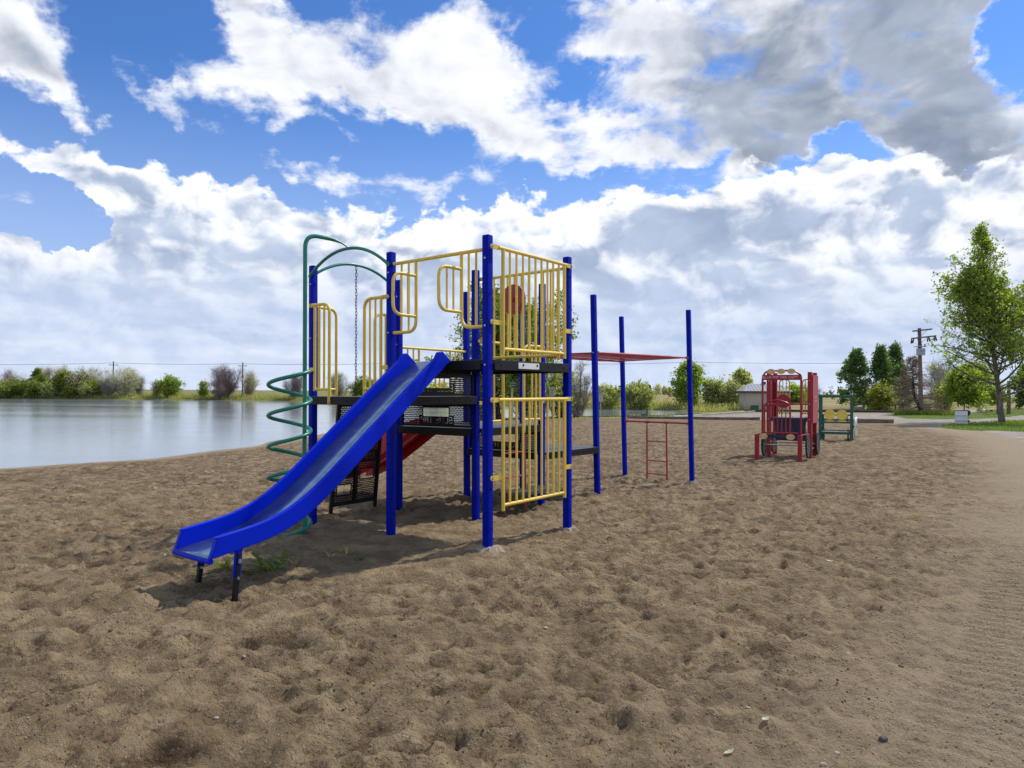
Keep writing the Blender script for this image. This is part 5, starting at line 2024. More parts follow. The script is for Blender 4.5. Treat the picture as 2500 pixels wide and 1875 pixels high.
def build_trees():
    far = 'trees and bushes along the far bank of the lake'
    T = tree
    # --- far bank, left to right
    T('bare_willow', 'pinkish bare shrub at the left end of the far bank', 'tree', 22, 144, 916, 74, k_bare, 'twig_pink', None, 1, far)
    T('willow_bush', 'yellow green bush below the pinkish bare shrub', 'bush', 32, 140.5, 934, 64, k_bush, 'bark', 'leaf_mid', 2, far)
    T('leafy_poplar', 'pointed dark green tree between two bare crowns on the far bank', 'tree', 92, 143, 905, 44, k_cone, 'bark', 'leaf_mid', 3, far)
    T('willow_bush', 'long low green bush at the water below the pointed tree', 'bush', 84, 140.5, 940, 80, k_bush, 'bark', 'leaf_mid', 4, far)
    T('bare_willow', 'pale bare tree right of the pointed green tree', 'tree', 120, 146, 904, 44, k_bare, 'twig_tan', None, 5, far)
    T('bare_willow', 'tallest pale bare crown of the left clump', 'tree', 150, 146, 900, 48, k_bare, 'twig_tan', 'leaf_pale', 6, far, leaves=1500, leaf=0.12)
    T('willow_bush', 'dense green bush in the middle of the left clump', 'bush', 152, 141, 916, 56, k_bush, 'bark', 'leaf_mid', 7, far, leaves=5600)
    T('grey_willow', 'silvery tree with a forked black trunk at the water', 'tree', 193, 140.5, 911, 52, k_bare, 'dark_bark', 'leaf_pale', 8, far, leaves=2600, leaf=0.15, trunk_r=0.22)
    T('bare_willow', 'tan bare tree behind the silvery tree', 'tree', 232, 146, 904, 56, k_bare, 'twig_tan', 'leaf_pale', 9, far, leaves=900, leaf=0.12)
    T('willow_bush', 'small olive green bush left of the first power pole', 'bush', 234, 141, 934, 34, k_bush, 'bark', 'leaf_mid', 10, far)
    T('grey_willow', 'grey green spreading tree right of the first power pole', 'tree', 302, 141, 904, 70, k_bare, 'twig_grey', 'leaf_pale', 11, far, leaves=3000, leaf=0.15)
    T('bare_willow', 'low twiggy shrub leaning over the water by the first power pole', 'bush', 266, 140.5, 932, 50, k_bare, 'twig_grey', None, 12, far)
    T('bare_willow', 'small bare shrub at the right end of the left clump', 'bush', 342, 143, 926, 26, k_bare, 'twig_grey', None, 13, far, n1=60)
    T('willow_bush', 'bright green shrub standing alone in the grass bank', 'bush', 413, 140, 929, 58, k_bush, 'bark', 'leaf_bright', 14, far, leaves=5600)
    T('willow_bush', 'thin pale green sapling left of the lone bright shrub', 'bush', 382, 141, 930, 24, k_bush, 'bark', 'leaf_olive', 15, far, leaves=900, n1=24)
    T('willow_bush', 'small green sapling touching the big purple brown tree', 'bush', 496, 140, 934, 20, k_bush, 'bark', 'leaf_bright', 16, far, leaves=1200, n1=24)
    T('bare_willow', 'big rounded purple brown bare tree beside the second power pole', 'tree', 552, 138.5, 904, 92, k_bare, 'twig_purple', None, 17, far, n1=190, trunk_r=0.25)
    T('bare_willow', 'dark tangled thicket at the water under the purple brown tree', 'bush', 535, 137.5, 934, 72, k_bare, 'twig_purple', None, 18, far, n1=140)
    T('grey_willow', 'fine pale green tree right of the second power pole', 'tree', 607, 140, 912, 36, k_bare, 'twig_tan', 'leaf_pale', 19, far, leaves=1300, leaf=0.12)
    T('bare_willow', 'dark bare tree seen through the spiral climber', 'tree', 722, 135, 920, 46, k_bare, 'twig_purple', None, 20, far)
    T('grey_willow', 'grey tree behind the yellow gates', 'tree', 828, 131, 916, 46, k_bare, 'twig_grey', 'leaf_pale', 21, far, leaves=700, leaf=0.12)
    T('willow_bush', 'green bush behind the yellow gates', 'bush', 886, 127, 930, 76, k_bush, 'bark', 'leaf_mid', 22, far)
    T('grey_willow', 'pale tree behind the post at the slide top', 'tree', 944, 124, 914, 44, k_bare, 'twig_grey', 'leaf_pale', 23, far, leaves=700, leaf=0.12)
    T('willow_bush', 'green bush behind the black riser panels', 'bush', 1060, 112, 945, 90, k_bush, 'bark', 'leaf_olive', 24, far)
    T('willow_bush', 'olive bush at the left edge of the photograph by the water', 'bush', 4, 140, 938, 60, k_bush, 'bark', 'leaf_olive', 25, far, leaves=4000)
    T('willow_bush', 'low olive bush at the water right of the pointed green tree', 'bush', 122, 139.8, 940, 44, k_bush, 'bark', 'leaf_olive', 26, far, leaves=4000)
    T('willow_bush', 'low bright bush at the foot of the silvery tree', 'bush', 174, 139.6, 944, 40, k_bush, 'bark', 'leaf_mid', 27, far, leaves=3500)
    T('willow_bush', 'low green bush between silvery tree and first power pole', 'bush', 214, 139.8, 946, 44, k_bush, 'bark', 'leaf_olive', 28, far, leaves=3500)
    # --- right of the frame, across the narrow arm of the lake
    mid = 'bushes across the narrow arm of the lake'
    T('willow_bush', 'yellow green bush behind the notice with the red top', 'bush', 1478, 86, 953, 76, k_bush, 'twig_tan', 'leaf_olive', 30, mid, leaves=4200, leaf=0.17)
    T('willow_bush', 'wide olive bush at the water between the far blue posts', 'bush', 1562, 85, 944, 72, k_bush, 'bark', 'leaf_olive', 31, mid, leaves=6000, leaf=0.17)
    T('leafy_tree', 'bright green rounded tree behind the last blue post', 'tree', 1682, 85, 899, 80, k_round, 'bark', 'leaf_bright', 32, mid, leaves=9500, leaf=0.17, h0=0.06)
    T('willow_bush', 'olive bush between the bright tree and the shed', 'bush', 1752, 84, 938, 60, k_bush, 'bark', 'leaf_olive', 33, mid, leaves=3600, leaf=0.17)
    T('willow_bush', 'thin grey green bush at the left corner of the shed', 'bush', 1790, 83, 940, 50, k_bush, 'twig_grey', 'leaf_olive', 34, mid, leaves=2200, leaf=0.16)
    T('leafy_tree', 'round pale green tree above the shed roof', 'tree', 1808, 150, 908, 48, k_round, 'bark', 'leaf_olive', 35, mid, leaves=4200, leaf=0.4)
    T('willow_bush', 'light green bush seen through the toy fire engine', 'bush', 1938, 92, 952, 50, k_bush, 'bark', 'leaf_bright', 36, mid, leaves=3000, leaf=0.2)
    T('willow_bush', 'grey scrub seen through the toy fire engine', 'bush', 1975, 96, 944, 60, k_bare, 'twig_grey', None, 37, mid, n1=60)
    T('willow_bush', 'low dark scrub right of the toy car', 'bush', 2105, 90, 975, 60, k_bush, 'bark', 'leaf_mid', 38, mid, leaves=2000)
    # --- big tree and bushes at the near shore behind the climbing frame
    near = 'trees at the near shore behind the climbing frame'
    T('poplar', 'tall leafy poplar rising behind the climbing frame', 'tree', 1218, 53.5, 722, 270, k_round, 'dark_bark', 'leaf_mid', 40, near, leaves=26000, leaf=0.135, n1=110, n2=6, n3=5, h0=0.16, spread=0.16, twig_len=0.35, trunk_r=0.20, rise=38,
      wob=0.012,
      leaders=[((0, 0), (-0.9, 0), 1.0), ((0, 0), (1.4, 0.3), 0.86, 0.15), ((0, 0), (3.0, 0.2), 0.68, 0.12)])
    T('willow_bush', 'olive willow thicket left of the dark green sign', 'bush', 1180, 54, 900, 120, k_bush, 'dark_bark', 'leaf_olive', 41, near, leaves=7000, leaf=0.10, spread=0.12, n1=120)
    T('willow_bush', 'olive willow thicket right of the dark green sign', 'bush', 1300, 56, 880, 150, k_bush, 'dark_bark', 'leaf_olive', 42, near, leaves=11000, leaf=0.10, spread=0.12, n1=140)
    T('willow_bush', 'yellow green willow left of the bare shoreline tree', 'bush', 1366, 58, 893, 70, k_bush, 'dark_bark', 'leaf_olive', 43, near, leaves=5000, leaf=0.10, spread=0.12, n1=90)
    T('bare_tree', 'bare grey tree with a black foot at the shore', 'tree', 1414, 59.5, 890, 74, k_bare, 'twig_grey', None, 44, near, n1=130, twig_r=0.007, n3=6, twig_len=0.5, trunk_r=0.13)
    # --- right hand side
    right = 'trees around the gravel lot'
    T('leafy_poplar', 'pointed green tree left of the pair, behind the toy car', 'tree', 2084, 76, 861, 92, k_cone, 'bark', 'leaf_dark', 50, right)
    T('leafy_poplar', 'left peak of the twin green trees near the utility pole', 'tree', 2152, 76, 852, 72, k_cone, 'bark', 'leaf_dark', 51, right, leaves=7500)
    T('leafy_poplar', 'right peak of the twin green trees near the utility pole', 'tree', 2186, 78, 846, 64, k_cone, 'bark', 'leaf_dark', 52, right, leaves=6500)
    T('willow_bush', 'yellow green rounded bush in front of the twin trees', 'bush', 2150, 72, 950, 44, k_bush, 'bark', 'leaf_lime', 53, right, leaves=4200, leaf=0.17)
    T('bare_tree', 'bare grey thicket behind the dead spruce', 'tree', 2290, 84, 898, 84, k_bare, 'twig_grey', None, 54, right)
    T('willow_bush', 'rusty brown scrub left of the dead spruce', 'bush', 2204, 77, 920, 36, k_bush, 'twig_rust', 'leaf_olive', 55, right, leaves=700, leaf=0.15)
    T('willow_bush', 'dull green scrub right of the dead spruce', 'bush', 2306, 76, 945, 40, k_bush, 'twig_rust', 'leaf_olive', 56, right, leaves=1200, leaf=0.15)
    T('leafy_tree', 'left one of two broad bright green trees behind the white barrel', 'tree', 2354, 68, 908, 74, k_round, 'dark_bark', 'leaf_bright', 57, right, leaves=9000, leaf=0.155, h0=0.2)
    T('leafy_tree', 'right one of two broad bright green trees behind the white barrel', 'tree', 2390, 70, 904, 74, k_round, 'dark_bark', 'leaf_bright', 58, right, leaves=9000, leaf=0.155, h0=0.2)
    T('young_tree', 'thin sapling with a staked stem behind the tall poplar', 'tree', 2434, 62, 960, 26, k_round, 'dark_bark', 'leaf_bright', 59, right, leaves=700, leaf=0.16, n1=16, h0=0.4)
    T('leafy_tree', 'dark green tree at the far right edge behind the tall poplar', 'tree', 2512, 82, 905, 70, k_round, 'dark_bark', 'leaf_dark', 60, right, leaves=4500, leaf=0.22)
    T('poplar', 'tall young poplar with pointed crown on the lawn at right', 'tree', 2447, 42.6, 556, 1, lambda H, W: dict(
        prof=[(0, 1.6), (0.13, 3.5), (0.26, 4.1), (0.40, 3.3), (0.58, 1.9), (0.76, 1.0), (0.9, 0.5), (1, 0.1)], h0=0.13, n1=240, n2=6, n3=4, rise=44, leaves=24000, leaf=0.105, spread=0.10,
        twig_len=0.34, twig_r=0.007, trunk_r=0.165, gap=0.35, curl=0.3, wob=0.012,
        leaders=[((0, 0), (-1.05, 0.2), 1.0), ((0, 0), (-2.1, 0.5), 0.72, 0.34), ((0, 0), (0.7, 0), 0.62, 0.22)]), 'bark', 'leaf_bright', 61, right)
    # dead spruce: leaning stem with sagging bare boughs
    r = np.random.default_rng(77)
    d = 58.0
    foot = at(2262, 960, d)
    zg = surf(foot.x, foot.y)
    top = at(2231, 866, d)
    H = top.z - zg
    t = thing('dead_spruce', 'leaning dead spruce with bare rusty boughs in front of the utility pole', 'tree', (foot.x, foot.y, zg - 0.05), 0, right)
    tt = np.linspace(0, 1, 14)
    stem = np.zeros((14, 3))
    lean = np.interp(tt, [0, .1, .3, .55, 1], [0, -0.42, -0.86, -1.02, -1.02])
    stem[:, 0] = lean * 1.1
    stem[:, 2] = tt * H
    bs, br, tw, twr = [], [], [], []
    for i in range(210):
        f = 0.06 + 0.92 * (i + r.random()) / 210
        base = np.array([np.interp(f, tt, stem[:, j]) for j in range(3)])
        L = (0.22 + 2.5 * (1 - f) ** 1.25) * (0.7 + 0.5 * r.random())
        az = r.random() * 6.283
        u = np.linspace(0, 1, 5)[:, None]
        p = base + np.array([math.cos(az), math.sin(az), 0]) * L * u + np.array([0, 0, 1]) * L * (-0.28 * u + 0.30 * u ** 2 * (0.5 + r.random()))
        p[:, 2] = np.maximum(p[:, 2], 0.1)
        bs.append(p)
        br.append(np.linspace(0.024, 0.010, 5))
        for j in range(12):
            g = 0.15 + 0.85 * r.random()
            q = np.array([np.interp(g, u[:, 0], p[:, m]) for m in range(3)])
            dd = unit(np.array([math.cos(az), math.sin(az), 0]) + r.normal(size=3) * 0.7)
            l = 0.22 + 0.35 * r.random()
            tw.append(np.stack([q, q + dd * l * 0.5, q + dd * l + np.array([0, 0, -0.06])]))
            twr.append(np.array([0.011, 0.009, 0.005]))
    link('trunk', np_tubes([(stem[None], (0.15 * (1 - tt) + 0.02)[None], 8)], 'trunk', M['dark_bark']), t)
    link('boughs', np_tubes([(np.array(bs), np.array(br), 4), (np.array(tw), np.array(twr), 3)], 'boughs', M['twig_rust']), t)
    # a row of small spruces on the rise beyond
    r = np.random.default_rng(5)

    def spruce_mesh(seed):
        r = np.random.default_rng(seed)
        q = []
        for i in range(420):
            f = r.random() ** 0.8
            a = r.random() * 6.283
            rad = (1 - f) * 0.30 * (0.6 + 0.5 * r.random()) + 0.02
            q.append((math.cos(a) * rad, math.sin(a) * rad, 0.08 + 0.92 * f - 0.10 * rad))
        return np_mesh('crown', leaf_quads(r, np.array(q), 0.13, 1.6, 0.8), 4, M['leaf_spruce'])
    places = ('leftmost small spruce seen just right of the notice with the red top', 'second small spruce right of the notice with the red top', 'third small spruce, left of the middle far post',
              'fourth small spruce, with a thin crown, left of the middle far post', 'small spruce touching the left side of the middle far post', 'first small spruce right of the middle far post',
              'widest small spruce right of the middle far post', 'small spruce above the left of the wide olive bush', 'slim small spruce above the centre of the wide olive bush', 'small spruce above the right of the wide olive bush',
              'last small spruce at the right end of the row', 'small spruce hidden halfway by the near monkey bar post')
    sp_lab = places
    sm = [spruce_mesh(i) for i in range(3)]
    st = np_tubes([(np.array([[(0, 0, 0), (0, 0, 0.4), (0, 0, 0.95)]]), np.array([[0.03, 0.025, 0.005]]), 6)], 'trunk', M['dark_bark'])
    for i, (x, top) in enumerate(((1472, 942), (1482, 944), (1493, 942), (1503, 944), (1513, 943), (1534, 943), (1545, 940), (1557, 942), (1567, 942), (1577, 942), (1586, 941), (1462, 944))):
        d = 290 + 12 * r.random()
        p = at(x, 960, d)
        zg = gz(p.x, p.y)
        h = at(x, top, d).z - zg
        o = thing('spruce', sp_lab[i], 'tree', (p.x, p.y, zg), r.random() * 6, 'spruces in a row on the rise')
        for nm, me in (('trunk', st), ('crown', sm[i % 3])):
            link(nm, me, o, scale=h * (1.0 if nm == 'trunk' else 1.0))
    for i, (x, top, w) in enumerate(((1605, 942, 20), (1622, 945, 10), (1634, 950, 8))):
        T('bare_willow', ('wide thin grey tree right of the spruce row', 'narrow thin grey tree second from the spruce row', 'tiny grey shrub third from the spruce row')[i], 'tree', x, 288, top, w, k_bare, 'twig_grey', 'leaf_pale', 90 + i, None, n1=40, leaves=700, leaf=0.35, n3=3)


build_trees()


def build_grass():
    """reeds and tall grass along the banks, tufts in the lawn"""
    r = np.random.default_rng(3)

    def blades(name, pts, h, w, mat):
        N = len(pts)
        a = r.random((N, 1)) * 6.283
        s = np.concatenate([np.cos(a), np.sin(a), np.zeros((N, 1))], 1) * w * 0.5
        hh = h * (0.5 + r.random((N, 1)))
        lean = np.concatenate([r.normal(size=(N, 2)) * 0.35, np.ones((N, 1))], 1) * hh
        q = np.stack([pts - s, pts + s, pts + s * 0.3 + lean, pts - s * 0.3 + lean], 1)
        o = link(name, np_mesh(name, q, 4, mat))
        o['kind'] = 'stuff'
        return o

    # far bank
    out = []
    P = LAKE
    for i in range(len(P)):
        a, b = P[i], P[(i + 1) % len(P)]
        if min(a[1], b[1]) < 73 or a[0] < -240:
            continue
        L = np.hypot(*(b - a))
        n = int(L * 70)
        t = r.random((n, 1))
        e = (b - a) / L
        nr = np.array((e[1], -e[0]))
        out.append(a + (b - a) * t + nr * (0.4 + 7.5 * r.random((n, 1)) ** 1.6))
    xy = np.concatenate(out)
    xyz = np.concatenate([xy, macro_z(xy[:, 0], xy[:, 1])[:, None]], 1)
    xyz = xyz[xyz[:, 2] > WATER_Z - 0.05]
    k = r.random(len(xyz))
    blades('bank_grass', xyz[k < 0.55], 0.55, 0.10, M['dry_grass'])
    blades('bank_grass', xyz[k >= 0.55], 0.45, 0.10, M['leaf_olive'])
    # near shore strip behind the beach
    n = 5000
    x = -6 + 22 * r.random(n)
    y = 53.8 + 0.40 * x + 6.2 * r.random(n)
    ok = (poly_sd(LAKE, x, y) > 0.3)
    pts = np.stack([x, y, macro_z(x, y)], 1)[ok]
    blades('bank_grass', pts[::2], 0.09, 0.05, M['leaf_olive'])
    # grass skirt round the dead spruce, uneven lawn tufts
    c = at(2262, 960, 58)
    n = 2600
    a, q = r.random(n) * 6.283, r.random(n) ** 0.6
    x, y = c.x + np.cos(a) * q * 2.6, c.y + np.sin(a) * q * 1.4
    blades('grass_tuft', np.stack([x, y, macro_z(x, y) + 0.05], 1), 0.30, 0.05, M['grass'])
    for poly, n in ((gpoly([(2296, 1045), (2335, 1037), (2450, 1030), (2620, 1027), (2620, 1058), (2500, 1056), (2430, 1053), (2350, 1050)]), 16000),
                    (gpoly([(2165, 1013), (2200, 1007), (2330, 1006.5), (2425, 1002.5), (2560, 1000), (2560, 1008), (2440, 1021.5), (2380, 1024.5), (2290, 1025.5), (2205, 1023)]), 14000)):
        Pp = np.array(poly)
        lo, hi = Pp.min(0), Pp.max(0)
        x, y = lo[0] + (hi[0] - lo[0]) * r.random(n), lo[1] + (hi[1] - lo[1]) * r.random(n)
        ok = poly_sd(Pp, x, y) < 0.15
        x, y = x[ok], y[ok]
        blades('lawn_grass', np.stack([x, y, macro_z(x, y) + 0.05], 1), 0.07, 0.045, M['grass'])


build_grass()

# ---------------------------------------------------------------- shed, poles, signs, timbers, barrel, litter
def build_shed():
    V = Vector
    d = 77.0
    a, b = at(1815, 960, d), at(1912, 960, d)
    zg = surf(a.x, a.y) - 0.05
    t = thing('shed', 'low cream sided shed with grey metal roof behind the toy fire engine', 'shed', ((a.x + b.x) / 2, (a.y + b.y) / 2, zg), -0.10)
    w, dp, h = (b - a).length / 2, 1.7, 1.98
    cream = painted('cream_siding', (0.55, 0.49, 0.40), 0.7, 0.15)
    roofm = painted('roof_metal', (0.30, 0.31, 0.33), 0.4, 0.2)
    trim = painted('brown_trim', (0.085, 0.035, 0.03), 0.6, 0.15)
    mb = MB()
    mb.box((0, 0, h / 2), (w - 0.03, 0, 0), (0, dp - 0.03, 0), (0, 0, h / 2))
    wl = obj('wall', mb, cream, t)
    sm = MB()
    sm.box((0, 0, 0), (w, 0, 0), (0, 0.014, 0.004), (0, -0.004, 0.060))
    side_me = sm.mesh('siding_board', cream)
    em = MB()
    em.box((0, 0, 0), (0.014, 0, 0.004), (0, dp, 0), (-0.004, 0, 0.060))
    end_me = em.mesh('siding_board', cream)
    for i in range(15):
        z = 0.10 + i * 0.13
        link('siding_board', side_me, wl, (0, -dp, z))
        link('siding_board', end_me, wl, (w, 0, z))
        link('siding_board', end_me, wl, (-w, 0, z), (0, 0, math.pi))
    ov, rh = 0.40, 0.80
    mb = MB()
    e = [V((-w - ov, -dp - ov, h)), V((w + ov, -dp - ov, h)), V((w + ov, dp + ov, h)), V((-w - ov, dp + ov, h))]
    r1, r2 = V((-w + 0.5, 0, h + rh)), V((w - 0.5, 0, h + rh))
    mb.add(e + [r1, r2], [(0, 1, 5, 4), (2, 3, 4, 5), (1, 2, 5), (3, 0, 4), (3, 2, 1, 0)])
    rf = obj('roof', mb, roofm, t)
    rb = MB()
    rb.box((0, 0, 0.5), (0.02, 0, 0), (0, 0.02, 0), (0, 0, 0.5))
    for i in range(13):
        x = -w + 0.1 + i * (2 * w - 0.2) / 12
        xt = min(max(x, -w + 0.5), w - 0.5)
        mb = MB()
        mb.bar((x, -dp - ov + 0.02, h + 0.02), (xt, -0.03, h + rh + 0.005), 0.035, 0.03, (1, 0, 0))
        obj('roof_rib', mb, roofm, rf)
    for c, s in (((0, -dp - ov - 0.012, h - 0.08), (w + ov, 0.012)), ((w + ov + 0.012, 0, h - 0.08), (0.012, dp + ov)), ((-w - ov - 0.012, 0, h - 0.08), (0.012, dp + ov))):
        mb = MB()
        mb.box(c, (s[0], 0, 0), (0, s[1], 0), (0, 0, 0.09))
        obj('fascia', mb, trim, rf)
    mb = MB()
    mb.box((0.05, 0.1, h + rh + 0.10), (0.20, 0, 0), (0, 0.2, 0), (0, 0, 0.13))
    obj('roof_vent', mb, M['dark_timber'], rf, bevel=0.02)
    mb = MB()
    mb.box((w * 0.05, -dp - 0.09, 1.18), (0.10, 0, 0), (0, 0.06, 0), (0, 0, 0.14))
    mb.tube([(w * 0.05, -dp - 0.06, 1.05), (w * 0.05, -dp - 0.06, 0.1)], 0.03, 6)
    obj('meter_box', mb, M['steel_grey'], t)
    # green bin by the wall
    p = at(1843, 960, 74.0)
    bn = MB()
    bn.box((0, 0, 0.22), (0.32, 0, 0), (0, 0.3, 0), (0, 0, 0.22))
    o = obj('green_box', bn, M['car_green'], bevel=0.02, loc=(p.x, p.y, surf(p.x, p.y)))
    lid = MB()
    lid.box((0, 0, 0.46), (0.34, 0, 0), (0, 0.32, 0), (0, 0, 0.02))
    obj('lid', lid, M['navy'], o)
    tag(o, 'small dark green box on the ground at the shed wall', 'box')


build_shed()


def power_poles():
    V = Vector
    d = 158.0
    xs = [(-240, 884), (276, 883), (592, 885), (955, 884), (1191, 884), (1690, 881), (2455, 876), (2900, 873)]
    heads = []
    for i, (px, ty) in enumerate(xs):
        f = at(px, 960, d)
        zg = gz(f.x, f.y)
        top = at(px, ty, d).z
        if px in (276, 592):
            label = 'grey wooden power pole rising from the left clump of trees' if px == 276 else 'grey wooden power pole beside the purple brown bare tree'
            t = thing('power_pole', label, 'power pole', (f.x, f.y, zg - 0.2), 0, 'power poles beyond the lake')
            mb = MB()
            mb.tube([(0, 0, 0), (0, 0, top - zg + 0.2)], [0.17, 0.12], 8)
            obj('pole', mb, M['grey_pole'], t, smooth=True)
            mb = MB()
            mb.box((0, -0.1, top - zg - 0.55), (0.95, 0, 0), (0, 0.05, 0), (0, 0, 0.06))
            ca = obj('cross_arm', mb, M['grey_pole'], t)
            im = MB()
            im.disc((0, 0, 0), (0, 0, 1), 0.06, 0.16, 8, 0.04)
            ime = im.mesh('insulator', M['steel_grey'])
            for x in (-0.85, 0.85):
                link('insulator', ime, ca, (x, -0.1, top - zg - 0.42))
            link('insulator', ime, t, (0, 0, top - zg + 0.28))
        heads.append(V((f.x, f.y, top - 0.45)))
    for k, (dz, dx) in enumerate(((0.18, -0.85), (0.18, 0.85))):
        pts = []
        for a, b in zip(heads[:-1], heads[1:]):
            for j in range(10):
                q = j / 10
                p = a.lerp(b, q)
                p.z -= 4 * q * (1 - q) * 0.22 * (b - a).length / 30
                pts.append(p + V((0, dx * 0.6, dz)))
        mb = MB()
        mb.tube(pts, 0.016, 4)
        o = obj('power_line', mb, M['dark_timber'])
        tag(o, ('nearer thin power line strung across the sky beyond the lake', 'farther thin power line strung across the sky beyond the lake')[k], 'power line')


power_poles()


def utility_pole():
    V = Vector
    d = 66.0
    f = at(2249, 960, d)
    zg = surf(f.x, f.y)
    top = at(2244, 801, d).z
    H = top - zg
    s = d / F_PX
    t = thing('utility_pole', 'brown utility pole with two cross arms and a grey transformer', 'utility pole', (f.x, f.y, zg - 0.3), 0)
    mb = MB()
    mb.tube([(0, 0, 0), (-0.17, 0, H + 0.3)], [0.20, 0.145], 12)
    obj('pole', mb, M['pole_wood'], t, smooth=True)

    def zz(py):
        return at(2244, py, d).z - zg + 0.3
    im = MB()
    im.tube([(0, 0, 0), (0, 0, -0.12), (0, 0, -0.14), (0, 0, -0.26), (0, 0, -0.28), (0, 0, -0.42)], [0.05, 0.05, 0.085, 0.05, 0.085, 0.05], 8)
    ime = im.mesh('insulator', M['dark_timber'], True)
    for (x0, y0, x1, y1, nm) in ((-24, 809, 23, 803.5, 0), (-27, 827, 33, 820, 1)):
        mb = MB()
        mb.bar((x0 * s, -0.2, zz(y0)), (x1 * s, -0.2, zz(y1)), 0.11, 0.13, (0, 1, 0))
        ca = obj('cross_arm', mb, M['grey_pole'], t)
        if nm:
            for x in (-26, -21, 14, 16, 29, 32):
                link('insulator', ime, ca, (x * s, -0.2 + 0.02 * (x % 3), zz(y0 + (y1 - y0) * (x + 27) / 60) - 0.05), (0, 0.2 * ((x % 4) - 1.5), 0))
        for sx in (-1, 1):
            mb = MB()
            mb.tube([(sx * 0.5 - 0.1, -0.2, zz((y0 + y1) / 2) - 0.03), (-0.12, -0.16, zz((y0 + y1) / 2) - 0.55)], 0.018, 5)
            obj('brace', mb, M['grey_pole'], ca)
    bx = MB()
    bx.disc((-0.28, -0.42, zz(859.5)), (0, 0, 1), 0.37, 0.62, 18)
    tr = obj('transformer', bx, M['pale_steel'], t, smooth=True)
    mb = MB()
    mb.box((-0.32, -0.40, zz(847)), (0.40, 0, 0), (0, 0.40, 0), (0, 0, 0.03))
    obj('lid', mb, M['pale_steel'], tr, bevel=0.01)
    lt = text_mesh('PH 1', 0.24, 0.002)
    lt.materials.append(M['steel_grey'])
    link('lettering', lt, tr, (-0.28, -0.80, zz(858)), (math.pi / 2, 0, 0))['kind'] = 'stuff'
    for x in (-0.5, -0.22, 0.1):
        mb = MB()
        mb.tube([(x, -0.42, zz(847)), (x, -0.42, zz(845)), (x, -0.42, zz(843)), (x, -0.42, zz(840))], [0.05, 0.075, 0.05, 0.065], 8)
        obj('bushing', mb, M['grey_pole'], tr, smooth=True)
    mb = MB()
    mb.tube([(-0.6, -0.4, zz(841)), (-1.0, -0.3, zz(836)), (-26 * s, -0.2, zz(832))], 0.012, 5)
    mb.tube([(0.1, -0.4, zz(841)), (0.8, -0.3, zz(836)), (30 * s, -0.2, zz(826))], 0.012, 5)
    obj('lead', mb, M['dark_timber'], tr)
    # plain pole further right, behind the poplar
    f = at(2463, 960, 62)
    zg = surf(f.x, f.y)
    mb = MB()
    mb.tube([(0, 0, -0.3), (0, 0, at(2463, 930, 62).z - zg)], [0.16, 0.14], 10)
    o = obj('lamp_post', mb, M['pole_wood'], smooth=True, loc=(f.x, f.y, zg))
    o.name = 'wooden_pole'
    tag(o, 'short plain wooden pole behind the tall poplar trunk', 'pole')


M['pale_steel'] = painted('pale_steel', (0.36, 0.38, 0.41), 0.5, 0.2)
utility_pole()


def sign(name, label, px, d, y0, y1, wpx, boards, foot_h=None, post='pale_log', pr=0.03):
    f = at(px, 960, d)
    zg = surf(f.x, f.y)
    t = thing(name, label, 'sign', (f.x, f.y, zg - 0.2), 0, None)
    s = d / F_PX
    ztop = at(px, y0, d).z - zg + 0.2
    mb = MB()
    mb.box((0, 0.03, ztop / 2), (pr, 0, 0), (0, pr * 0.7, 0), (0, 0, ztop / 2))
    obj('post', mb, M[post], t)
    for (ya, yb, m, dx) in boards:
        za, zb = at(px, ya, d).z - zg + 0.2, at(px, yb, d).z - zg + 0.2
        mb = MB()
        mb.box((dx * s, -0.02, (za + zb) / 2), (wpx * s / 2, 0, 0), (0, 0.012, 0), (0, 0, abs(za - zb) / 2))
        b = obj('board', mb, M[m], t, bevel=0.004)
        lm = MB()
        n = 2 if m == 'sign_green' else max(2, int(abs(yb - ya) / 2.6))
        rr = random.Random(int(px))
        for k in range(n):
            z = max(za, zb) - abs(za - zb) * (k + 0.7) / (n + 0.5)
            x = -wpx * s * 0.38
            while x < wpx * s * 0.32:
                L = rr.uniform(0.04, 0.11) * wpx * s * 1.6
                lm.box((dx * s + x + L / 2, -0.034, z), (L / 2, 0, 0), (0, 0.002, 0), (0, 0, 0.016))
                x += L + 0.05 * wpx * s
        obj('print', lm, M['white'] if m in ('sign_green', 'red') else M['navy'], b)['kind'] = 'stuff'
    return t


M['sign_green'] = painted('sign_green', (0.015, 0.055, 0.05), 0.5, 0.1)
M['sign_white'] = painted('sign_white', (0.55, 0.55, 0.56), 0.5, 0.15)
sign('park_sign', 'small dark green sign on a pale post behind the yellow bars', 1250, 50, 931, 1012, 20, [(931.5, 945.5, 'sign_green', 0)], pr=0.075)
sign('notice_sign', 'pale notice on a thin post left of the bare shoreline tree', 1348, 55, 946, 1012, 14, [(946, 966, 'sign_white', 0), (968, 974, 'sign_white', 0), (984, 992, 'sign_white', 2)], post='dark_timber')
sign('notice_sign', 'white notice with a red header on a thin post by the water', 1467, 58.5, 952, 1009, 9, [(953, 959, 'red', 0), (959.6, 981, 'sign_white', 0)], post='pale_log', pr=0.035)


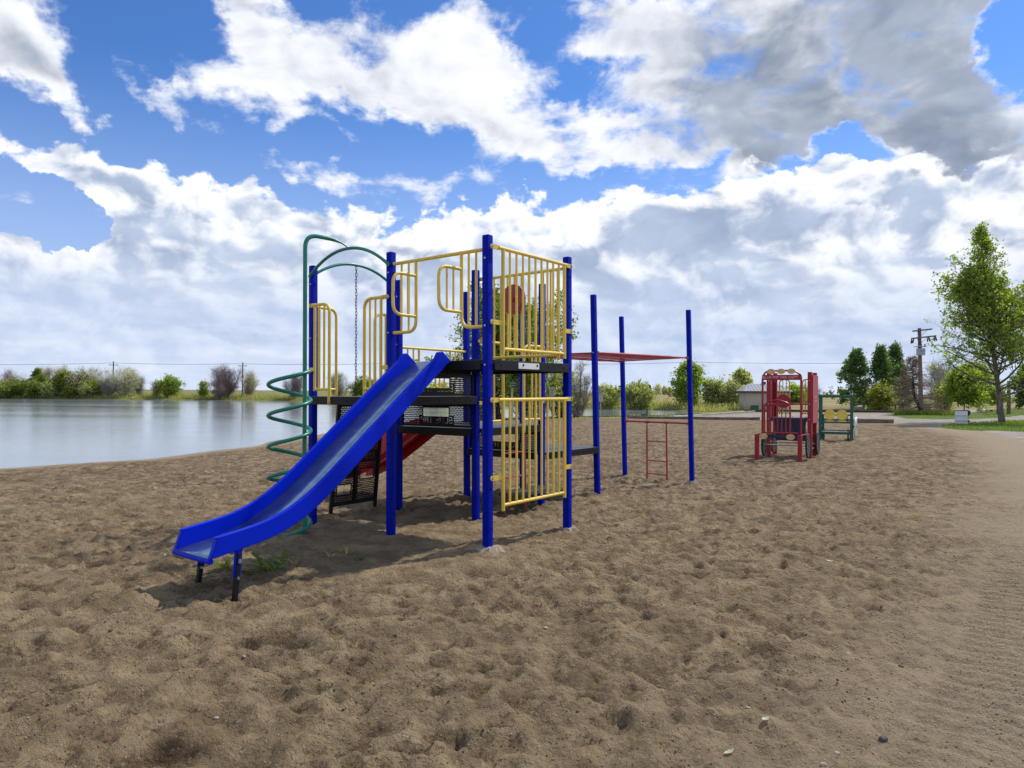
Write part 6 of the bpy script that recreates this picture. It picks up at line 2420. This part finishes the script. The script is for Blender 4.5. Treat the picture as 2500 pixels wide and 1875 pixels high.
def timbers():
    r = random.Random(12)

    def line(p0, p1, n, h, w, mat, label, cat, group, gapf=0.004, names='timber'):
        p0, p1 = Vector(p0), Vector(p1)
        for i in range(n):
            a, b = p0.lerp(p1, i / n + gapf), p0.lerp(p1, (i + 1) / n - gapf)
            a.x += r.uniform(-.05, .05); a.y += r.uniform(-.08, .08); b.y += r.uniform(-.08, .08)
            L = (b - a).length
            mb = MB()
            k = 9
            vs, fs = [], []
            for j in range(k):
                x = -L / 2 + L * j / (k - 1)
                dy, dz = r.uniform(-.012, .012), r.uniform(-.012, .012)
                for (yy, zz) in ((-w / 2, 0), (w / 2, 0), (w / 2, h * .86), (w * .36, h), (-w * .36, h), (-w / 2, h * .86)):
                    vs.append((x, yy + dy, zz + dz))
            fs = [(6 * j + m, 6 * j + (m + 1) % 6, 6 * j + 6 + (m + 1) % 6, 6 * j + 6 + m) for j in range(k - 1) for m in range(6)]
            fs += [tuple(range(5, -1, -1)), tuple(6 * (k - 1) + m for m in range(6))]
            mb.add(vs, fs)
            c = (a + b) / 2
            za, zb = surf(a.x, a.y), surf(b.x, b.y)
            o = obj(names, mb, M[mat], loc=(c.x, c.y, (za + zb) / 2 - 0.03), rot=(0, math.atan2(za - zb, L), math.atan2(b.y - a.y, b.x - a.x)))
            tag(o, label[i] if isinstance(label, list) else label, cat, group)

    def g(px, py, z=-.12):
        p = on_ground(px, py, z)
        return (p.x, p.y, 0)
    brown = 'brown edging timbers around the sand'
    line(g(1531, 1014.5), g(1856, 1021.5), 4, 0.22, 0.22, 'timber', ['brown edging timber left of the last blue post', 'brown edging timber just right of the last blue post',
         'brown edging timber between the last blue post and the toy fire engine', 'brown edging timber ending left of the toy fire engine'], 'timber', brown, 0.002)
    line(g(1990, 1029), g(2182, 1032.5), 2, 0.27, 0.26, 'timber', ['brown edging timber behind the toy car', 'brown edging timber ending right of the toy car'], 'timber', brown)
    line(g(1644, 1011.0), g(1712, 1007.5), 1, 0.16, 0.16, 'pale_log', 'pale log lying slantwise beyond the last blue post', 'log', 'pale logs by the gravel')
    line(g(1712, 1007.0), g(1842, 1004.5), 2, 0.17, 0.17, 'pale_log', ['pale log left of the shed', 'pale log in front of the shed'], 'log', 'pale logs by the gravel')
    dark = 'dark logs edging the gravel lot'
    line(g(1818, 1004), g(2228, 1007.2), 6, 0.24, 0.26, 'dark_timber', ['dark log at the shed corner', 'dark log seen through the toy fire engine', 'dark log behind the red side panel of the toy fire engine', 'dark log behind the toy car',
         'dark log below the twin green trees', 'dark log ending left of the dead spruce'], 'log', dark, 0.001)
    line(g(2330, 1008), g(2360, 1008), 1, 0.22, 0.24, 'dark_timber', 'dark log end showing behind the white barrel', 'log', dark)
    line(g(2366, 1011.0), g(2404, 1004.5), 1, 0.30, 0.34, 'pale_log', 'whitish thick log right of the white barrel', 'log', None)
    line(g(2404, 1004.5), g(2420, 1005.5), 1, 0.24, 0.3, 'dark_timber', 'dark stub of a log at the tip of the whitish log', 'log', None)
    # a flat dark slab left of the twin trees, a stump post at the water
    p = at(2097, 960, 73)
    mb = MB()
    mb.box((0, 0, 0.1), (0.42, 0, 0), (0, 0.3, 0), (0, 0, 0.1))
    mb.box((0, 0, 0.225), (0.46, 0, 0), (0, 0.34, 0), (0, 0, 0.02))
    o = obj('low_hatch', mb, M['steel_grey'], bevel=0.02, loc=(p.x, p.y, surf(p.x, p.y) + 0.12))
    tag(o, 'low grey hatch box behind the toy car', 'hatch')
    p = at(1577, 960, 61)
    mb = MB()
    mb.tube([(0.1, 0, -0.3), (0.1, 0, 0.75)], [0.10, 0.09], 8)
    mb.box((-0.22, 0, 0.1), (0.16, 0, 0), (0, 0.15, 0), (0, 0, 0.2))
    o = obj('stump_post', mb, M['grey_pole'], bevel=0.01, loc=(p.x, p.y, surf(p.x, p.y)))
    tag(o, 'grey stump post with a block at the narrow arm of the lake', 'post')
    for i, (x, d, y, lb) in enumerate(((1746, 78, 975, 'grey leaning stake in front of the olive bush'), (2196, 66, 975, 'orange brown leaning stake left of the dead spruce'), (2434, 61, 982, 'thin dark stake beside the sapling'))):
        p = at(x, 960, d)
        h = at(x, y, d).z - surf(p.x, p.y)
        mb = MB()
        mb.tube([(0, 0, -0.2), ((0.14 if i < 2 else 0), 0, h)], [0.045, 0.035], 7)
        o = obj('stake', mb, M[('grey_pole', 'timber', 'dark_timber')[i]], smooth=True, loc=(p.x, p.y, surf(p.x, p.y)))
        tag(o, lb, 'stake')


timbers()


def barrel():
    p = on_ground(2347, 1035.5, -.09)
    t = thing('litter_barrel', 'white metal drum used as a litter bin on the lawn', 'barrel', (p.x, p.y, surf(p.x, p.y) + 0.03), 0.4)
    H, r = 0.80, 0.305
    mb = MB()
    prof = [(r, 0), (r, 0.25), (r + .012, 0.265), (r, 0.28), (r, 0.53), (r + .012, 0.545), (r, 0.56), (r, H), (r - 0.02, H), (r - 0.02, 0.2)]
    n = 28
    vs = [(q * math.cos(2 * math.pi * j / n), q * math.sin(2 * math.pi * j / n), z) for q, z in prof for j in range(n)]
    fs = [(i * n + j, i * n + (j + 1) % n, (i + 1) * n + (j + 1) % n, (i + 1) * n + j) for i in range(len(prof) - 1) for j in range(n)]
    mb.add(vs, fs)
    obj('drum', mb, M['barrel_white'], t, smooth=True)
    mb = MB()
    mb.tube([((r - .005) * math.cos(a), (r - .005) * math.sin(a), H) and Vector(((r - .005) * math.cos(a), (r - .005) * math.sin(a), H)) for a in [2 * math.pi * i / 28 for i in range(28)]], 0.016, 6, closed=True)
    obj('rim', mb, M['dark_timber'], t, smooth=True)
    # dark post standing behind it, with a bag over the top
    q = at(2362, 1020, 43.6)
    zg = surf(q.x, q.y)
    mb = MB()
    mb.tube([(0, 0, -0.2), (0, 0, 0.66)], 0.045, 8)
    po = obj('barrel_post', mb, M['timber'], smooth=True, loc=(q.x, q.y, zg))
    mb = MB()
    mb.tube([(0.02, 0, 0.42), (0.03, 0, 0.50), (0.03, 0, 0.62), (0.0, 0, 0.72), (-0.02, 0, 0.76)], [0.05, 0.10, 0.14, 0.12, 0.05], 9)
    obj('bag', mb, M['black'], po, smooth=True)
    mb = MB()
    mb.box((0, 0, 0.06), (0.09, 0, 0), (0, 0.09, 0), (0, 0, 0.08))
    obj('foot', mb, M['dark_timber'], po)
    tag(po, 'short post with a black bag right behind the white drum', 'post')


M['barrel_white'] = painted('barrel_white', (0.66, 0.68, 0.66), 0.5, 0.35)
barrel()


# ---------------------------------------------------------------- small things on the sand
def weeds():
    r = np.random.default_rng(21)
    spots = [(548, 1398, 0.10, 'weed with spread leaves between the slide legs', 16), (490, 1412, 0.08, 'small weed left of the far slide leg', 10), (592, 1396, 0.06, 'tiny weed right of the near slide leg', 8),
             (650, 1392, 0.13, 'biggest leafy weed in the slide shadow', 20), (672, 1400, 0.10, 'broad pale leaf weed in front of the biggest weed', 9), (690, 1376, 0.11, 'upright weed behind the biggest weed', 12),
             (722, 1380, 0.10, 'dry brown weed right of the weed patch', 12), (805, 1362, 0.09, 'dry weed in the shadow right of the weed patch', 10), (845, 1353, 0.08, 'wispy dry weed nearer the front post', 9),
             (885, 1367, 0.08, 'flat dark green weed in the shade between the front posts', 10), (985, 1236, 0.07, 'small green weed by the rear posts', 9)]
    for i, (px, py, s, lb, n) in enumerate(spots):
        p = on_ground(px, py, 0.0)
        zg = surf(p.x, p.y)
        dry = 'dry' in lb or 'wispy' in lb
        verts, faces = [], []
        mb = MB()
        for k in range(n):
            a = r.random() * 6.283
            L = s * 1.05 * (0.7 + 0.9 * r.random())
            up = 0.25 + 0.9 * r.random()
            w = L * (0.12 if dry else 0.20)
            u = Vector((math.cos(a), math.sin(a), 0))
            sd = Vector((-math.sin(a), math.cos(a), 0))
            c0 = u * 0.01
            c1 = u * L * 0.45 + Vector((0, 0, L * up * 0.45))
            c2 = u * L * 0.85 + Vector((0, 0, L * up * 0.62))
            c3 = u * L * 1.12 + Vector((0, 0, L * up * 0.55))
            mb.add([c0 - sd * w * .2, c0 + sd * w * .2, c1 - sd * w * .6, c1 + sd * w * .6, c2 - sd * w * .5, c2 + sd * w * .5, c3], [(0, 1, 3, 2), (2, 3, 5, 4), (4, 5, 6)])
        me = bpy.data.meshes.new('weed')
        me.from_pydata(mb.v, [], mb.f)
        me.materials.append(M['dry_grass'] if dry else (M['leaf_dark'] if i in (9, 10) else M['leaf_mid']))
        o = link('weed', me, None, (p.x, p.y, zg - 0.004))
        tag(o, lb, 'weed', 'weeds growing around the slide foot')


weeds()


def litter():
    r = random.Random(4)
    stones = [(2157, 1810, 0.030, 'dark grey rounded stone near the tyre tracks', 'dark'), (2201, 1635, 0.022, 'small brown stone among the crumbs at right', 'brown'), (2043, 1835, 0.022, 'pale flat pebble left of the dark grey stone', 'pale'),
              (528, 1742, 0.018, 'white round pebble in the lower left sand', 'pale'), (2210, 1598, 0.026, 'dark crumb of earth at the edge of the packed sand', 'dark'), (596, 1604, 0.015, 'pale pebble left of the bottom middle', 'pale'),
              (270, 1550, 0.02, 'dark clod in the sand at left', 'dark'), (722, 1456, 0.02, 'dark clod right of the slide foot', 'dark'), (2010, 1874, 0.02, 'pale pebble at the bottom edge', 'pale'), (2164, 1352, 0.03, 'dark clod in the middle of the right sand', 'dark')]
    mats = {'dark': painted('dark_stone', (0.075, 0.062, 0.058), 0.8, 0.2), 'brown': painted('brown_stone', (0.14, 0.09, 0.055), 0.8, 0.2), 'pale': painted('pale_stone', (0.34, 0.29, 0.22), 0.8, 0.2)}
    for (px, py, s, lb, m) in stones:
        p = on_ground(px, py, 0.0)
        zg = surf(p.x, p.y)
        bm = bmesh.new()
        bmesh.ops.create_icosphere(bm, subdivisions=2, radius=1.0)
        for v in bm.verts:
            k = (0.8 + 0.35 * r.random()) * 0.6
            v.co = Vector((v.co.x * s * 1.25 * k, v.co.y * s * k, v.co.z * s * 0.75 * k))
        me = bpy.data.meshes.new('stone')
        bm.to_mesh(me)
        bm.free()
        me.materials.append(mats[m])
        o = link('stone', me, None, (p.x, p.y, zg + s * 0.18), (0, 0, r.random() * 6))
        tag(o, lb, 'stone', 'stones and clods on the sand')
    pale = leaf_mat('dead_leaf', (0.50, 0.50, 0.38), (0.62, 0.60, 0.46), 0.25)
    leaves = [(2026, 1368, 0.034, 'pair of pale dead leaves in the middle of the right sand'), (1331, 1540, 0.026, 'pale dead leaf in the middle of the foreground'), (1868, 1767, 0.024, 'pale dead leaf in the lower right foreground'),
              (1782, 1837, 0.030, 'curled pale leaf standing at the bottom edge'), (2072, 1601, 0.018, 'small pale leaf left of the dark earth crumb'), (403, 1358, 0.020, 'pale scrap left of the slide lip'), (276, 1280, 0.014, 'white scrap on the sand at left'),
              (150, 1387, 0.016, 'pale scrap at the far left of the sand'), (1826, 1730, 0.014, 'tiny pale flake left of the lower right leaf'), (1400, 1418, 0.016, 'pale flake right of the front post'), (794, 1570, 0.014, 'pale flake below the slide foot')]
    for (px, py, s, lb) in leaves:
        p = on_ground(px, py, 0.0)
        zg = surf(p.x, p.y)
        mb = MB()
        pts = []
        n = 9
        for k in range(n):
            t = k / (n - 1)
            w = math.sin(math.pi * min(t * 1.08, 1)) ** 0.8 * 0.62 * (1 if k % 2 else 0.8)
            pts.append((t * 2 - 1, w))
        vs = []
        for t, w in pts:
            z = 0.35 * t * t
            vs += [(t * s, w * s, (z + 0.30 * w) * s), (t * s, 0, z * s), (t * s, -w * s, (z + 0.38 * w) * s)]
        fs = [f for k in range(n - 1) for f in ((3 * k, 3 * k + 1, 3 * k + 4, 3 * k + 3), (3 * k + 1, 3 * k + 2, 3 * k + 5, 3 * k + 4))]
        mb.add(vs, fs)
        o = obj('dead_leaf', mb, pale, smooth=True, loc=(p.x, p.y, zg + s * 0.15), rot=(r.uniform(-.4, .4), r.uniform(-.4, .4), r.random() * 6))
        tag(o, lb, 'leaf', 'pale leaves and scraps on the sand')
    # loose grit: countless crumbs of earth and pale chips
    rr = np.random.default_rng(8)
    for name, n, lo, hi, m in (('earth_crumbs', 14000, 0.003, 0.011, 'brown_crumb'), ('pale_chips', 7000, 0.0025, 0.007, 'pale_chip')):
        y = 1.5 + 9.5 * rr.random(n) ** 1.5
        x = (rr.random(n) - 0.5) * (2.2 + 1.75 * y)
        if name == 'earth_crumbs':       # lie in drifts
            keep = perlin(x * 0.8, y * 0.8, 90) + 0.5 * perlin(x * 2.5, y * 2.5, 91) > 0.0
            keep &= poly_sd(SAND, x, y) < -0.1
            x, y = x[keep], y[keep]
            n = len(x)
        z = surf_many(x, y)
        s = lo + (hi - lo) * rr.random(n) ** 2.5
        base = np.array([(1, 0, 0), (-1, 0, 0), (0, 1, 0), (0, -1, 0), (0, 0, 1), (0, 0, -1)], float)
        tri = np.array([(0, 2, 4), (2, 1, 4), (1, 3, 4), (3, 0, 4), (2, 0, 5), (1, 2, 5), (3, 1, 5), (0, 3, 5)])
        V_ = base[None] * s[:, None, None] * (0.6 + 0.7 * rr.random((n, 6, 1)))
        a = rr.random(n) * 6.283
        ca, sa = np.cos(a)[:, None], np.sin(a)[:, None]
        X_, Y_ = V_[..., 0] * ca - V_[..., 1] * sa, V_[..., 0] * sa + V_[..., 1] * ca
        co = np.stack([X_ + x[:, None], Y_ + y[:, None], V_[..., 2] * 0.7 + (z + s * 0.25)[:, None]], -1)
        T_ = (np.arange(n)[:, None, None] * 6 + tri[None]).reshape(-1, 3)
        me = bpy.data.meshes.new(name)
        me.vertices.add(n * 6)
        me.vertices.foreach_set('co', co.reshape(-1).astype(np.float32))
        me.loops.add(T_.size)
        me.loops.foreach_set('vertex_index', T_.reshape(-1).astype(np.int32))
        me.polygons.add(len(T_))
        me.polygons.foreach_set('loop_start', np.arange(0, T_.size, 3, dtype=np.int32))
        me.update(calc_edges=True)
        mt, t, bs = material(m)
        rnd = t.n('ShaderNodeNewGeometry').outputs['Random Per Island']
        t.link(t.mix(rnd, (0.055, 0.037, 0.024), (0.20, 0.14, 0.09)) if m == 'brown_crumb' else t.mix(rnd, (0.28, 0.22, 0.15), (0.48, 0.41, 0.31)), bs.inputs['Base Color'])
        bs.inputs['Roughness'].default_value = 0.95
        me.materials.append(mt)
        o = link(name, me)
        o['kind'] = 'stuff'


litter()
